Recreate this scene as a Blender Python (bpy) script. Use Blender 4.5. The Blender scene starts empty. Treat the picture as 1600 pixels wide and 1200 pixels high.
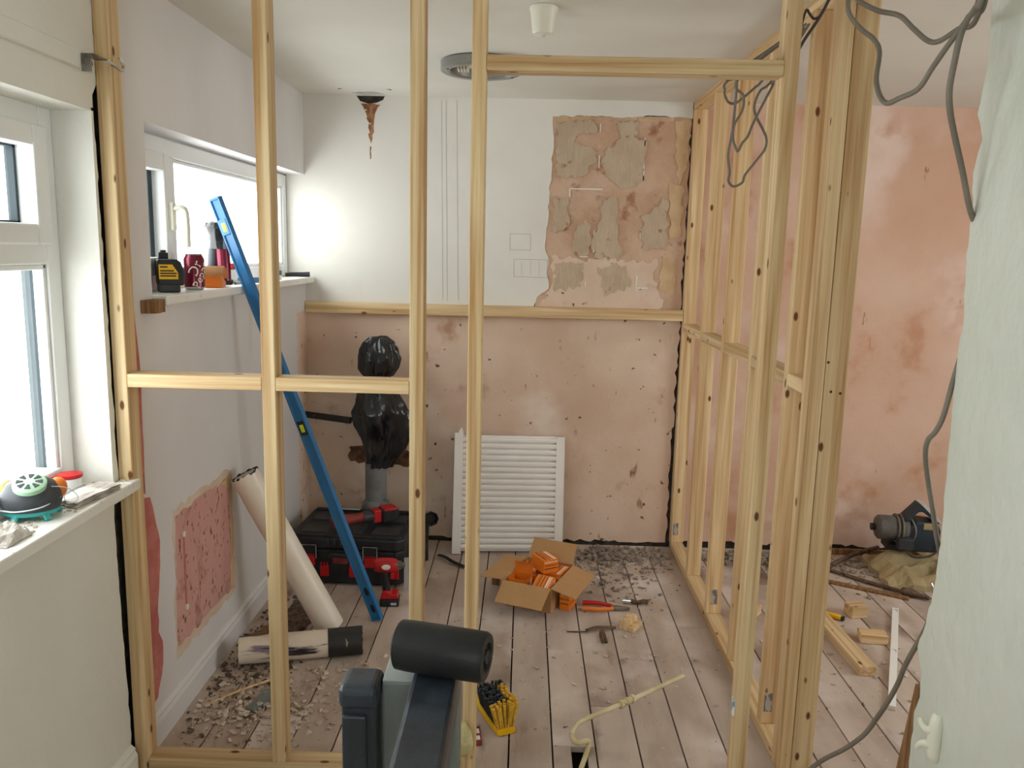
import bpy, bmesh, math, random
from mathutils import Vector, Matrix, Euler, noise

# ------------------------------------------------------------------ camera
SC = bpy.context.scene
COL = SC.collection
CAM_H = 1.54
RT = Vector((0.99958977, 0.01724758, 0.02286491))
DN = Vector((0.02538928, -0.16417912, -0.98610375))
FW = Vector((-0.01325396, 0.98627975, -0.16454967))
FPX = 1268.18
cam_data = bpy.data.cameras.new('camera')
cam_data.sensor_width = 36.0
cam_data.lens = FPX / 1600.0 * 36.0
cam_data.clip_start = 0.05
cam = bpy.data.objects.new('camera', cam_data)
COL.objects.link(cam)
cam.matrix_world = Matrix(((RT.x, -DN.x, -FW.x, 0), (RT.y, -DN.y, -FW.y, 0), (RT.z, -DN.z, -FW.z, CAM_H), (0, 0, 0, 1)))
SC.camera = cam

# ------------------------------------------------------------------ daylight
world = bpy.data.worlds.new('overcast_sky')
SC.world = world
world.use_nodes = True
wn = world.node_tree.nodes['Background']
wn.inputs['Color'].default_value = (0.985, 0.99, 1.0, 1)
wn.inputs['Strength'].default_value = 6.5


def portal(loc, rot, sx, sy):
    l = bpy.data.lights.new('window_daylight_portal', 'AREA')
    l.shape = 'RECTANGLE'
    l.size, l.size_y = sx, sy
    l.cycles.is_portal = True
    o = bpy.data.objects.new('window_daylight_portal', l)
    o.location = loc
    o.rotation_euler = rot
    COL.objects.link(o)


R = math.radians
portal((-1.36, 1.40, 1.38), (0, R(-90), 0), 0.96, 1.42)
portal((-1.36, 3.27, 1.63), (0, R(-90), 0), 0.48, 1.70)
portal((0.0, -1.46, 1.425), (R(90), 0, 0), 0.86, 0.90)  # portal of the added fill window behind the camera
portal((3.56, 2.10, 1.40), (0, R(90), 0), 1.2, 1.9)
SC.view_settings.view_transform = 'Standard'
SC.view_settings.look = 'None'
SC.view_settings.gamma = 1.0
SC.view_settings.use_curve_mapping = False
SC.view_settings.exposure = 0.46
SC.cycles.max_bounces = 14
SC.cycles.diffuse_bounces = 8
SC.cycles.transparent_max_bounces = 24

# ------------------------------------------------------------------ helpers
rnd = random.Random(7)


def ray(px, py):
    return RT * ((px - 800) / FPX) + DN * ((py - 600) / FPX) + FW


def on_z(px, py, z=0.0):
    d = ray(px, py)
    return Vector((0, 0, CAM_H)) + d * ((z - CAM_H) / d.z)


def on_y(px, py, y):
    d = ray(px, py)
    return Vector((0, 0, CAM_H)) + d * (y / d.y)


def on_x(px, py, x):
    d = ray(px, py)
    return Vector((0, 0, CAM_H)) + d * (x / d.x)


def V(*a):
    return Vector(a)


def BM():
    return bmesh.new()


def box(bm, a, b, mtx=None):
    x0, y0, z0 = a
    x1, y1, z1 = b
    vs = [V(x, y, z) for x in (x0, x1) for y in (y0, y1) for z in (z0, z1)]
    if mtx is not None:
        vs = [mtx @ v for v in vs]
    v = [bm.verts.new(p) for p in vs]
    for f in ((0, 1, 3, 2), (4, 6, 7, 5), (0, 4, 5, 1), (2, 3, 7, 6), (0, 2, 6, 4), (1, 5, 7, 3)):
        bm.faces.new([v[i] for i in f])
    return v


def prism(bm, pts, vec):
    """polygon (3D points) extruded by vec"""
    vec = Vector(vec)
    a = [bm.verts.new(p) for p in pts]
    b = [bm.verts.new(Vector(p) + vec) for p in pts]
    bm.faces.new(a)
    bm.faces.new(list(reversed(b)))
    n = len(a)
    for i in range(n):
        bm.faces.new([a[i], b[i], b[(i + 1) % n], a[(i + 1) % n]])


def frame_of(d):
    d = d.normalized()
    u = d.cross(V(0, 0, 1))
    if u.length < 1e-4:
        u = V(1, 0, 0)
    u.normalize()
    return u, d.cross(u).normalized()


def cyl(bm, p0, p1, r0, r1=None, n=20, caps=True):
    p0, p1 = Vector(p0), Vector(p1)
    r1 = r0 if r1 is None else r1
    u, w = frame_of(p1 - p0)
    rings = []
    for p, r in ((p0, r0), (p1, r1)):
        rings.append([bm.verts.new(p + (u * math.cos(t) + w * math.sin(t)) * r) for t in [2 * math.pi * i / n for i in range(n)]])
    for i in range(n):
        bm.faces.new([rings[0][i], rings[0][(i + 1) % n], rings[1][(i + 1) % n], rings[1][i]])
    if caps:
        bm.faces.new(list(reversed(rings[0])))
        bm.faces.new(rings[1])


def pipe(bm, p0, p1, r, t, n=32, jag=0.0):
    """hollow pipe, optionally with a jagged far end"""
    p0, p1 = Vector(p0), Vector(p1)
    u, w = frame_of(p1 - p0)
    ax = (p1 - p0).normalized()
    rg = []
    jj = [jag * rnd.uniform(-1, 1) for i in range(n)]
    for p, rr, j in ((p0, r, 0), (p1, r, 1), (p1, r - t, 1), (p0, r - t, 0)):
        rg.append([bm.verts.new(p + ax * (jj[i] if j else 0) + (u * math.cos(2 * math.pi * i / n) + w * math.sin(2 * math.pi * i / n)) * rr) for i in range(n)])
    for k in range(4):
        a, b = rg[k], rg[(k + 1) % 4]
        for i in range(n):
            bm.faces.new([a[i], a[(i + 1) % n], b[(i + 1) % n], b[i]])


def smooth_path(pts, k=8):
    pts = [Vector(p) for p in pts]
    P = [pts[0] * 2 - pts[1]] + pts + [pts[-1] * 2 - pts[-2]]
    out = []
    for i in range(1, len(P) - 2):
        for s in range(k):
            t = s / k
            a, b, c, d = P[i - 1], P[i], P[i + 1], P[i + 2]
            out.append(0.5 * ((2 * b) + (c - a) * t + (2 * a - 5 * b + 4 * c - d) * t * t + (3 * b - a - 3 * c + d) * t ** 3))
    out.append(pts[-1])
    return out


def tube(bm, pts, r, n=10, smooth=True, k=8, flat=1.0, caps=True):
    path = smooth_path(pts, k) if smooth and len(pts) > 2 else [Vector(p) for p in pts]
    rr = r if callable(r) else (lambda t: r)
    u = None
    rings = []
    m = len(path)
    for i, p in enumerate(path):
        d = (path[min(i + 1, m - 1)] - path[max(i - 1, 0)]).normalized()
        if u is None:
            u, w = frame_of(d)
        else:
            u = (u - d * u.dot(d)).normalized()
            w = d.cross(u)
        q = rr(i / (m - 1))
        rings.append([bm.verts.new(p + (u * math.cos(2 * math.pi * j / n) + w * math.sin(2 * math.pi * j / n) * flat) * q) for j in range(n)])
    for a, b in zip(rings, rings[1:]):
        for j in range(n):
            bm.faces.new([a[j], a[(j + 1) % n], b[(j + 1) % n], b[j]])
    if caps:
        bm.faces.new(list(reversed(rings[0])))
        bm.faces.new(rings[-1])


def lathe(bm, prof, n=28, mtx=None, fn=None):
    """prof: list of (r, z); fn(point, angle, i)->point for deformation"""
    rings = []
    for i, (r, z) in enumerate(prof):
        ring = []
        for j in range(n):
            a = 2 * math.pi * j / n
            p = V(r * math.cos(a), r * math.sin(a), z)
            if fn:
                p = fn(p, a, i)
            if mtx is not None:
                p = mtx @ p
            ring.append(bm.verts.new(p))
        rings.append(ring)
    for a, b in zip(rings, rings[1:]):
        for j in range(n):
            bm.faces.new([a[j], a[(j + 1) % n], b[(j + 1) % n], b[j]])
    bm.faces.new(list(reversed(rings[0])))
    bm.faces.new(rings[-1])


def ball(bm, c, r, sc=(1, 1, 1), seg=20, rings=12, mtx=None):
    M = Matrix.Translation(Vector(c)) @ Matrix.Diagonal((*[s * r for s in sc], 1))
    if mtx is not None:
        M = mtx @ M
    bmesh.ops.create_uvsphere(bm, u_segments=seg, v_segments=rings, radius=1.0, matrix=M)


def ragged(pts, amp=0.006, seg=0.03, flags=None, rg=rnd):
    """2D outline with broken, irregular edges; flags[i] marks the edges i->i+1 that are broken"""
    out = []
    n = len(pts)
    for i in range(n):
        a, b = Vector(pts[i]), Vector(pts[(i + 1) % n])
        out.append(a)
        if flags is None or flags[i]:
            d = b - a
            m = max(1, int(d.length / seg))
            nn = V(-d.y, d.x).normalized()
            for k in range(1, m):
                out.append(a + d * ((k + rg.uniform(-.3, .3)) / m) + nn * rg.uniform(-amp, amp))
    return out


def obj(name, bm, m, parent=None, smooth=False, bevel=0.0, loc=None, rot=None, mtx=None, seg=2):
    bmesh.ops.recalc_face_normals(bm, faces=bm.faces)
    me = bpy.data.meshes.new(name)
    bm.to_mesh(me)
    bm.free()
    if m is not None:
        me.materials.append(m)
    if smooth:
        for p in me.polygons:
            p.use_smooth = True
        try:
            me.set_sharp_from_angle(angle=R(40))
        except Exception:
            pass
    o = bpy.data.objects.new(name, me)
    COL.objects.link(o)
    if parent is not None:
        o.parent = parent
    if loc is not None:
        o.location = loc
    if rot is not None:
        o.rotation_euler = rot
    if mtx is not None:
        o.matrix_local = mtx
    if bevel:
        b = o.modifiers.new('bevel', 'BEVEL')
        b.width = bevel
        b.segments = seg
        b.limit_method = 'ANGLE'
        b.angle_limit = R(40)
    return o


def thing(name, label, cat, loc=(0, 0, 0), rot=(0, 0, 0), group=None, mtx=None):
    o = bpy.data.objects.new(name, None)
    o.empty_display_size = 0.05
    COL.objects.link(o)
    if mtx is not None:
        o.matrix_world = mtx
    else:
        o.location = loc
        o.rotation_euler = rot
    return tag(o, label, cat, group)


def tag(o, label, cat, group=None):
    o['label'] = label
    o['category'] = cat
    if group:
        o['group'] = group
    return o


def struct(o):
    o['kind'] = 'structure'
    return o


def stuff(o):
    o['kind'] = 'stuff'
    return o


def axes(origin, xa, za):
    """matrix whose z axis is za and whose x axis lies close to xa"""
    z = Vector(za).normalized()
    x = Vector(xa)
    x = (x - z * x.dot(z)).normalized()
    y = z.cross(x)
    return Matrix(((x.x, y.x, z.x, origin[0]), (x.y, y.y, z.y, origin[1]), (x.z, y.z, z.z, origin[2]), (0, 0, 0, 1)))


def text_bm(s, size, depth=0.0003, fn=None, mtx=None):
    c = bpy.data.curves.new('lettering', 'FONT')
    c.body = s
    c.size = size
    c.align_x = 'CENTER'
    c.align_y = 'CENTER'
    c.extrude = depth
    c.resolution_u = 2
    o = bpy.data.objects.new('lettering', c)
    COL.objects.link(o)
    dg = bpy.context.evaluated_depsgraph_get()
    me = bpy.data.meshes.new_from_object(o.evaluated_get(dg))
    bm = bmesh.new()
    bm.from_mesh(me)
    bpy.data.objects.remove(o)
    bpy.data.curves.remove(c)
    bpy.data.meshes.remove(me)
    for v in bm.verts:
        if fn:
            v.co = fn(v.co)
        if mtx is not None:
            v.co = mtx @ v.co
    return bm


# ------------------------------------------------------------------ materials
def S(r, g, b):
    """sRGB 0-255 to linear"""
    return tuple(((c / 255) / 12.92 if c / 255 <= 0.04045 else ((c / 255 + 0.055) / 1.055) ** 2.4) for c in (r, g, b))


def material(name, c1, c2=None, scale=5.0, stretch=(1, 1, 1), detail=5.0, lo=.35, hi=.65, rough=.6, metal=0.0, bump=0.0,
             bscale=40.0, bstretch=(1, 1, 1), bdetail=4.0, specks=(), rand=0.0, spec=.4, coat=0.0, rough2=None):
    m = bpy.data.materials.new(name)
    m.use_nodes = True
    nt = m.node_tree
    N, L = nt.nodes, nt.links
    bs = N['Principled BSDF']
    bs.inputs['Roughness'].default_value = rough
    bs.inputs['Metallic'].default_value = metal
    bs.inputs['Specular IOR Level'].default_value = spec
    bs.inputs['Coat Weight'].default_value = coat
    tc = N.new('ShaderNodeTexCoord')
    info = N.new('ShaderNodeObjectInfo')
    add = N.new('ShaderNodeVectorMath')
    add.operation = 'ADD'
    mul = N.new('ShaderNodeVectorMath')
    mul.operation = 'SCALE'
    mul.inputs['Scale'].default_value = 37.0
    comb = N.new('ShaderNodeCombineXYZ')
    for k in 'XYZ':
        L.new(info.outputs['Random'], comb.inputs[k])
    L.new(comb.outputs[0], mul.inputs[0])
    L.new(tc.outputs['Object'], add.inputs[0])
    if rand:
        L.new(mul.outputs[0], add.inputs[1])

    def mapped(st):
        mp = N.new('ShaderNodeMapping')
        mp.inputs['Scale'].default_value = st
        L.new(add.outputs[0], mp.inputs['Vector'])
        return mp.outputs[0]

    def nz(sc, st, det=5.0, dist=0.0, rg=.55):
        t = N.new('ShaderNodeTexNoise')
        t.inputs['Scale'].default_value = sc
        t.inputs['Detail'].default_value = det
        t.inputs['Distortion'].default_value = dist
        t.inputs['Roughness'].default_value = rg
        L.new(mapped(st), t.inputs['Vector'])
        return t.outputs['Fac']

    def rng(sock, a, b):
        r = N.new('ShaderNodeMapRange')
        r.interpolation_type = 'SMOOTHSTEP'
        r.inputs['From Min'].default_value = a
        r.inputs['From Max'].default_value = b
        L.new(sock, r.inputs['Value'])
        return r.outputs[0]

    def mix(f, a, b):
        x = N.new('ShaderNodeMix')
        x.data_type = 'RGBA'
        if hasattr(f, 'is_output'):
            L.new(f, x.inputs['Factor'])
        else:
            x.inputs['Factor'].default_value = f
        for s, v in ((x.inputs['A'], a), (x.inputs['B'], b)):
            if hasattr(v, 'is_output'):
                L.new(v, s)
            else:
                s.default_value = (*v, 1)
        return x.outputs['Result']
    c2 = c2 or c1
    col = mix(rng(nz(scale, stretch, detail), lo, hi), c1, c2)
    for sp in specks:
        c, sc, a, b = sp[:4]
        st = sp[4] if len(sp) > 4 else (1, 1, 1)
        dist = sp[5] if len(sp) > 5 else 0.0
        col = mix(rng(nz(sc, st, 4.0, dist), a, b), col, c)
    if rand:
        h = N.new('ShaderNodeHueSaturation')
        r = N.new('ShaderNodeMapRange')
        r.inputs['To Min'].default_value = 1 - rand
        r.inputs['To Max'].default_value = 1 + rand
        L.new(info.outputs['Random'], r.inputs['Value'])
        L.new(r.outputs[0], h.inputs['Value'])
        L.new(col, h.inputs['Color'])
        col = h.outputs[0]
    L.new(col, bs.inputs['Base Color'])
    if bump:
        bp = N.new('ShaderNodeBump')
        bp.inputs['Strength'].default_value = bump
        bp.inputs['Distance'].default_value = 0.01
        L.new(nz(bscale, bstretch, bdetail), bp.inputs['Height'])
        L.new(bp.outputs[0], bs.inputs['Normal'])
    return m


def glass_mat():
    m = bpy.data.materials.new('window_glass')
    m.use_nodes = True
    nt = m.node_tree
    N, L = nt.nodes, nt.links
    N.remove(N['Principled BSDF'])
    t = N.new('ShaderNodeBsdfTransparent')
    t.inputs['Color'].default_value = (.95, .98, .97, 1)
    g = N.new('ShaderNodeBsdfGlossy')
    g.inputs['Roughness'].default_value = 0.02
    lw = N.new('ShaderNodeLayerWeight')
    lw.inputs['Blend'].default_value = .25
    f = N.new('ShaderNodeMapRange')
    f.inputs['To Min'].default_value = .02
    f.inputs['To Max'].default_value = .22
    L.new(lw.outputs['Facing'], f.inputs['Value'])
    x = N.new('ShaderNodeMixShader')
    L.new(f.outputs[0], x.inputs['Fac'])
    L.new(t.outputs[0], x.inputs[1])
    L.new(g.outputs[0], x.inputs[2])
    L.new(x.outputs[0], N['Material Output'].inputs['Surface'])
    return m


def wood_mat(name, ca, cb, cknot):
    """planed softwood, grain along local z, knots, per-piece variation"""
    m = bpy.data.materials.new(name)
    m.use_nodes = True
    nt = m.node_tree
    N, L = nt.nodes, nt.links
    bs = N['Principled BSDF']
    bs.inputs['Roughness'].default_value = .55
    bs.inputs['Specular IOR Level'].default_value = .3
    tc = N.new('ShaderNodeTexCoord')
    info = N.new('ShaderNodeObjectInfo')
    mul = N.new('ShaderNodeMath')
    mul.operation = 'MULTIPLY'
    mul.inputs[1].default_value = 53.0
    L.new(info.outputs['Random'], mul.inputs[0])
    comb = N.new('ShaderNodeCombineXYZ')
    for k in 'XYZ':
        L.new(mul.outputs[0], comb.inputs[k])
    add = N.new('ShaderNodeVectorMath')
    L.new(tc.outputs['Object'], add.inputs[0])
    L.new(comb.outputs[0], add.inputs[1])

    def mp(st):
        q = N.new('ShaderNodeMapping')
        q.inputs['Scale'].default_value = st
        L.new(add.outputs[0], q.inputs['Vector'])
        return q.outputs[0]
    n1 = N.new('ShaderNodeTexNoise')
    n1.inputs['Scale'].default_value = 1.0
    n1.inputs['Detail'].default_value = 3
    n1.inputs['Distortion'].default_value = .6
    L.new(mp((38, 38, 1.1)), n1.inputs['Vector'])
    w = N.new('ShaderNodeTexNoise')
    w.inputs['Scale'].default_value = 1.0
    w.inputs['Detail'].default_value = 6
    L.new(mp((160, 160, 3.5)), w.inputs['Vector'])
    a = N.new('ShaderNodeMath')
    a.operation = 'MULTIPLY_ADD'
    a.inputs[1].default_value = .35
    L.new(w.outputs['Fac'], a.inputs[0])
    L.new(n1.outputs['Fac'], a.inputs[2])
    rp = N.new('ShaderNodeMapRange')
    rp.inputs['From Min'].default_value = .50
    rp.inputs['From Max'].default_value = .92
    L.new(a.outputs[0], rp.inputs['Value'])
    mx = N.new('ShaderNodeMix')
    mx.data_type = 'RGBA'
    mx.inputs['A'].default_value = (*ca, 1)
    mx.inputs['B'].default_value = (*cb, 1)
    L.new(rp.outputs[0], mx.inputs['Factor'])
    vo = N.new('ShaderNodeTexVoronoi')
    vo.inputs['Scale'].default_value = 1.0
    L.new(mp((16, 16, 7.5)), vo.inputs['Vector'])
    r2 = N.new('ShaderNodeMapRange')
    r2.interpolation_type = 'SMOOTHSTEP'
    r2.inputs['From Min'].default_value = .135
    r2.inputs['From Max'].default_value = .07
    L.new(vo.outputs['Distance'], r2.inputs['Value'])
    mk = N.new('ShaderNodeMix')
    mk.data_type = 'RGBA'
    L.new(r2.outputs[0], mk.inputs['Factor'])
    L.new(mx.outputs['Result'], mk.inputs['A'])
    mk.inputs['B'].default_value = (*cknot, 1)
    h = N.new('ShaderNodeHueSaturation')
    r3 = N.new('ShaderNodeMapRange')
    r3.inputs['To Min'].default_value = .78
    r3.inputs['To Max'].default_value = 1.02
    L.new(info.outputs['Random'], r3.inputs['Value'])
    L.new(r3.outputs[0], h.inputs['Value'])
    L.new(mk.outputs['Result'], h.inputs['Color'])
    L.new(h.outputs[0], bs.inputs['Base Color'])
    bp = N.new('ShaderNodeBump')
    bp.inputs['Strength'].default_value = .15
    bp.inputs['Distance'].default_value = .004
    L.new(w.outputs['Fac'], bp.inputs['Height'])
    L.new(bp.outputs[0], bs.inputs['Normal'])
    return m


M = {}
M['pine'] = wood_mat('planed_pine', S(234, 208, 164), S(184, 140, 88), S(108, 64, 34))
M['oldwood'] = material('old_floorboard_wood', S(150, 112, 72), S(112, 78, 48), 3, (20, 20, 1.5), rough=.8, bump=.3, bscale=30, bstretch=(6, 6, .5))
M['board'] = material('dusty_floorboards', S(194, 177, 164), S(168, 149, 136), 2.2, (3, .8, 1), lo=.3, hi=.7, rough=.85, bump=.12, bscale=60, bstretch=(3, .3, 1),
                      specks=((S(208, 196, 190), 2.6, .5, .72), (S(132, 110, 96), 1.7, .54, .74), (S(124, 98, 82), 5, .6, .8, (1.6, .5, 1)), (S(92, 70, 58), 30, .68, .76), (S(200, 190, 182), 45, .68, .74)), rand=.08)
M['subfloor'] = material('dark_void', S(38, 30, 26), rough=.95)
M['ceil'] = material('ceiling_emulsion', S(222, 219, 210), S(214, 211, 202), 1.2, rough=.9, bump=.05, bscale=25)
M['white'] = material('white_emulsion_far', S(226, 223, 216), S(216, 212, 205), 1.3, rough=.75, bump=.06, bscale=30,
                      specks=((S(196, 188, 176), 3.0, .64, .84, (1.5, 1.5, .35)),))
M['left'] = material('white_emulsion_left', S(222, 219, 218), S(212, 208, 208), 1.5, (1, 1, .5), rough=.7, bump=.06, bscale=30,
                     specks=((S(186, 172, 158), 2.2, .66, .86, (1, 2, .35)),))
M['near'] = material('textured_emulsion', S(230, 228, 221), S(222, 220, 212), 1.5, rough=.6, bump=.35, bscale=28, bdetail=2.5)
M['nearR'] = material('artex_emulsion', S(212, 215, 206), S(204, 208, 198), 1.5, rough=.5, bump=1.0, bscale=17, bstretch=(1, 1, .8), bdetail=2.5)
M['mortar'] = material('rough_mortar', S(78, 70, 61), S(52, 45, 39), 25, rough=.95, bump=.8, bscale=60)
M['plaster'] = material('bare_plaster', S(222, 198, 178), S(206, 176, 154), 2.2, rough=.85, bump=.12, bscale=45, lo=.3, hi=.7,
                        specks=((S(230, 214, 200), 1.6, .52, .72), (S(178, 136, 110), 4.5, .60, .78), (S(104, 74, 58), 24, .655, .72), (S(140, 98, 76), 9, .66, .76, (1.6, 1.6, .6))))
M['plaster2'] = material('stripped_pink_plaster', S(222, 190, 170), S(208, 168, 144), 1.6, rough=.85, bump=.12, bscale=45, lo=.32, hi=.68,
                         specks=((S(230, 206, 194), 1.9, .5, .7), (S(198, 148, 116), 3.2, .55, .72), (S(140, 88, 62), 14, .7, .78, (1.5, 1.5, .5))))
M['screed'] = material('stripped_tile_bed', S(206, 176, 152), S(190, 154, 128), 5, rough=.9, bump=.35, bscale=60,
                       specks=((S(158, 108, 82), 9, .58, .72), (S(210, 182, 158), 12, .64, .74)))
M['adhesive'] = material('grey_tile_adhesive', S(198, 178, 154), S(188, 166, 142), 9, rough=.9, bump=.7, bscale=140, bstretch=(1, 1, .1),
                         specks=((S(150, 106, 82), 14, .64, .74),))
M['skim'] = material('tan_skim', S(210, 182, 146), S(196, 164, 128), 9, rough=.9, bump=.3)
M['halo'] = material('tan_wall_stain', S(214, 196, 178), S(204, 182, 160), 6, rough=.8)
M['grout'] = material('white_grout', S(226, 220, 208), rough=.8)
M['pinkpatch'] = material('old_pink_paint', S(204, 156, 148), S(190, 138, 130), 4, (1, 1, .4), rough=.85, bump=.3, bscale=60,
                          specks=((S(124, 76, 64), 52, .58, .67, (1, 1, .6)), (S(150, 96, 84), 7, .56, .74), (S(210, 176, 166), 18, .68, .78)))
M['insul'] = material('red_plaster_edge', S(200, 126, 118), S(182, 104, 97), 14, rough=.9, bump=.4)
M['rust'] = material('rust_stain', S(168, 122, 86), S(116, 74, 50), 40, (1, 1, .4), rough=.9, specks=((S(214, 196, 170), 50, .58, .68),))
M['scorch'] = material('broken_brown_mortar', S(124, 88, 66), S(78, 54, 42), 26, rough=.95, bump=.8, bscale=50)
M['pencil'] = material('pencil_line', S(150, 146, 140), rough=.7)
M['upvc'] = material('white_upvc', S(236, 238, 238), S(228, 230, 230), 3, rough=.3, spec=.5)
M['gasket'] = material('grey_window_gasket', S(44, 56, 62), rough=.6)
M['sill'] = material('white_gloss_sill', S(234, 232, 226), S(224, 221, 214), 4, rough=.4, specks=((S(176, 162, 146), 24, .64, .76),))
M['glass'] = glass_mat()
M['blue'] = material('blue_anodised', S(18, 104, 160), S(22, 110, 168), 8, rough=.35, spec=.6)
M['black'] = material('black_plastic', S(30, 31, 34), S(40, 41, 44), 12, rough=.5)
M['dkgrey'] = material('dark_grey_plastic', S(58, 60, 64), S(48, 50, 54), 12, rough=.5)
M['red'] = material('red_plastic', S(196, 32, 38), S(176, 26, 32), 12, rough=.4)
M['dustred'] = material('dusty_red_plastic', S(150, 62, 56), S(120, 44, 42), 30, rough=.6)
M['vial'] = material('yellow_vial', S(208, 222, 40), rough=.15, spec=.6)
M['pvc'] = material('white_pvc_pipe', S(238, 228, 214), S(230, 218, 202), 3, rough=.35, spec=.5)
M['pvcold'] = material('paint_splashed_pipe', S(226, 212, 196), S(212, 196, 178), 6, rough=.5,
                       specks=((S(128, 112, 122), 7, .56, .64, (3, 3, .5)), (S(40, 36, 42), 9, .6, .66, (3, 3, .35)), (S(98, 160, 176), 22, .69, .73)))
M['pipeblack'] = material('black_pipe_paint', S(34, 34, 36), S(46, 44, 42), 8, rough=.5, specks=((S(198, 184, 158), 12, .62, .68, (1, 1, 3)),))
M['soil'] = material('grey_soil_pipe', S(132, 134, 134), S(112, 112, 112), 10, rough=.6, specks=((S(84, 76, 70), 22, .6, .7),))
M['binbag'] = material('black_bin_bag', S(22, 22, 24), S(30, 30, 33), 6, rough=.24, spec=.6, bump=.35, bscale=18, bdetail=3)
M['rollblack'] = material('black_polythene_roll', S(26, 27, 28), S(34, 35, 36), 9, rough=.5, spec=.4, bump=.2, bscale=30, bstretch=(1, 1, .2))
M['rad'] = material('white_radiator_enamel', S(240, 236, 232), S(232, 227, 222), 3, rough=.3, spec=.5)
M['card'] = material('brown_cardboard', S(190, 148, 102), S(180, 138, 92), 6, (1, 1, 1), rough=.8, bump=.05, bscale=90)
M['carddk'] = material('inner_cardboard', S(128, 100, 74), rough=.85)
M['orange'] = material('orange_print', S(236, 132, 34), S(228, 122, 28), 9, rough=.5)
M['print'] = material('dark_brown_print', S(70, 36, 20), rough=.5)
M['printwhite'] = material('white_print', S(238, 230, 220), rough=.5)
M['yellow'] = material('yellow_plastic', S(240, 190, 20), S(232, 180, 16), 8, rough=.4)
M['bristle'] = material('yellow_bristles', S(222, 176, 60), S(190, 146, 40), 60, rough=.6)
M['bristledk'] = material('grey_bristles', S(54, 58, 64), S(38, 40, 44), 60, rough=.7)
M['steel'] = material('worn_steel', S(150, 148, 142), S(110, 104, 96), 30, rough=.4, metal=.8)
M['rusty'] = material('rusty_steel', S(120, 100, 84), S(84, 66, 54), 40, rough=.6, metal=.5)
M['chrome'] = material('chrome', S(214, 214, 214), rough=.15, metal=1.0)
M['cream'] = material('cream_painted_copper', S(214, 200, 164), S(190, 172, 132), 12, rough=.5, specks=((S(140, 112, 70), 30, .62, .7), (S(120, 128, 110), 20, .66, .72)))
M['cable'] = material('grey_cable', S(126, 118, 106), S(112, 104, 92), 10, rough=.55)
M['cabledk'] = material('dark_cable', S(60, 54, 48), rough=.6)
M['blackwood'] = material('worn_black_gloss', S(36, 42, 50), S(50, 58, 68), 5, (4, 4, 1), rough=.4, spec=.55, bump=.15, bscale=30, specks=((S(120, 128, 136), 40, .69, .76, (1, .3, 1)),))
M['newel'] = material('grey_green_paint', S(122, 130, 127), S(112, 120, 117), 6, rough=.5, bump=.1, bscale=120, bstretch=(1, 1, .2))
M['newellit'] = material('grey_green_paint_lit_top', S(158, 166, 163), rough=.5)  # newel paint lightened: light on its top put into the colour
M['foam'] = material('expanding_foam', S(206, 196, 150), S(186, 174, 124), 30, rough=.7, bump=.5, bscale=80)
M['ivory'] = material('ivory_plastic', S(228, 226, 210), rough=.3)
M['teal'] = material('teal_rubber', S(60, 170, 168), rough=.5)
M['mint'] = material('pale_green_plastic', S(170, 206, 176), rough=.45)
M['maskgrey'] = material('dark_grey_rubber', S(72, 74, 80), S(60, 62, 66), 8, rough=.5)
M['paper'] = material('crumpled_paper', S(226, 220, 212), S(180, 170, 162), 22, rough=.85, bump=.6, bscale=30)
M['cola'] = material('maroon_can', S(120, 22, 48), S(104, 18, 40), 6, rough=.25, metal=.4, spec=.6)
M['lightgrey'] = material('light_grey_plastic', S(190, 194, 198), rough=.4)
M['clear'] = material('milky_tub', S(232, 234, 234), rough=.2)
M['alu'] = material('aluminium', S(206, 206, 208), rough=.35, metal=.7)
M['lampgrey'] = material('grey_light_fitting', S(150, 148, 144), S(140, 138, 134), 8, rough=.35, metal=.5)
M['lampin'] = material('cream_lamp_inside', S(206, 196, 170), rough=.6)
M['chips'] = material('plaster_chips', S(206, 192, 176), S(168, 148, 130), 30, rough=.9)
M['chipsgrey'] = material('grey_rubble', S(158, 146, 134), S(120, 106, 94), 40, rough=.95)
M['chipsdark'] = material('dark_rubble', S(112, 92, 76), S(72, 58, 48), 40, rough=.95)
M['shard'] = material('grey_glass_shard', S(108, 118, 114), rough=.15, spec=.6)
M['navy'] = material('navy_machine_paint', S(44, 58, 70), S(34, 46, 56), 9, rough=.5, specks=((S(96, 92, 84), 18, .64, .74),))
M['machgrey'] = material('dusty_grey_casting', S(104, 100, 94), S(84, 80, 76), 14, rough=.7)
M['sack'] = material('dusty_plaster_sack', S(176, 158, 120), S(146, 128, 94), 5, rough=.9, bump=.7, bscale=12)
M['trim'] = material('white_plastic_trunking', S(236, 236, 232), rough=.35)
M['label'] = material('printed_paper_label', S(176, 172, 166), S(120, 114, 112), 60, (1, 1, .5), rough=.6, lo=.45, hi=.52)
M['labelblue'] = material('blue_white_label', S(214, 222, 230), S(110, 140, 176), 40, rough=.5, lo=.5, hi=.56)
M['handleorange'] = material('orange_rubber_grip', S(224, 122, 40), rough=.5)
M['brass'] = material('tarnished_brass', S(168, 138, 80), S(128, 100, 56), 30, rough=.4, metal=.7)
M['door'] = material('painted_door', S(214, 212, 204), rough=.5)


# ------------------------------------------------------------------ structure
CEIL = 2.26
YB = 4.12         # back wall face
XL = -1.11        # left wall face

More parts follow.
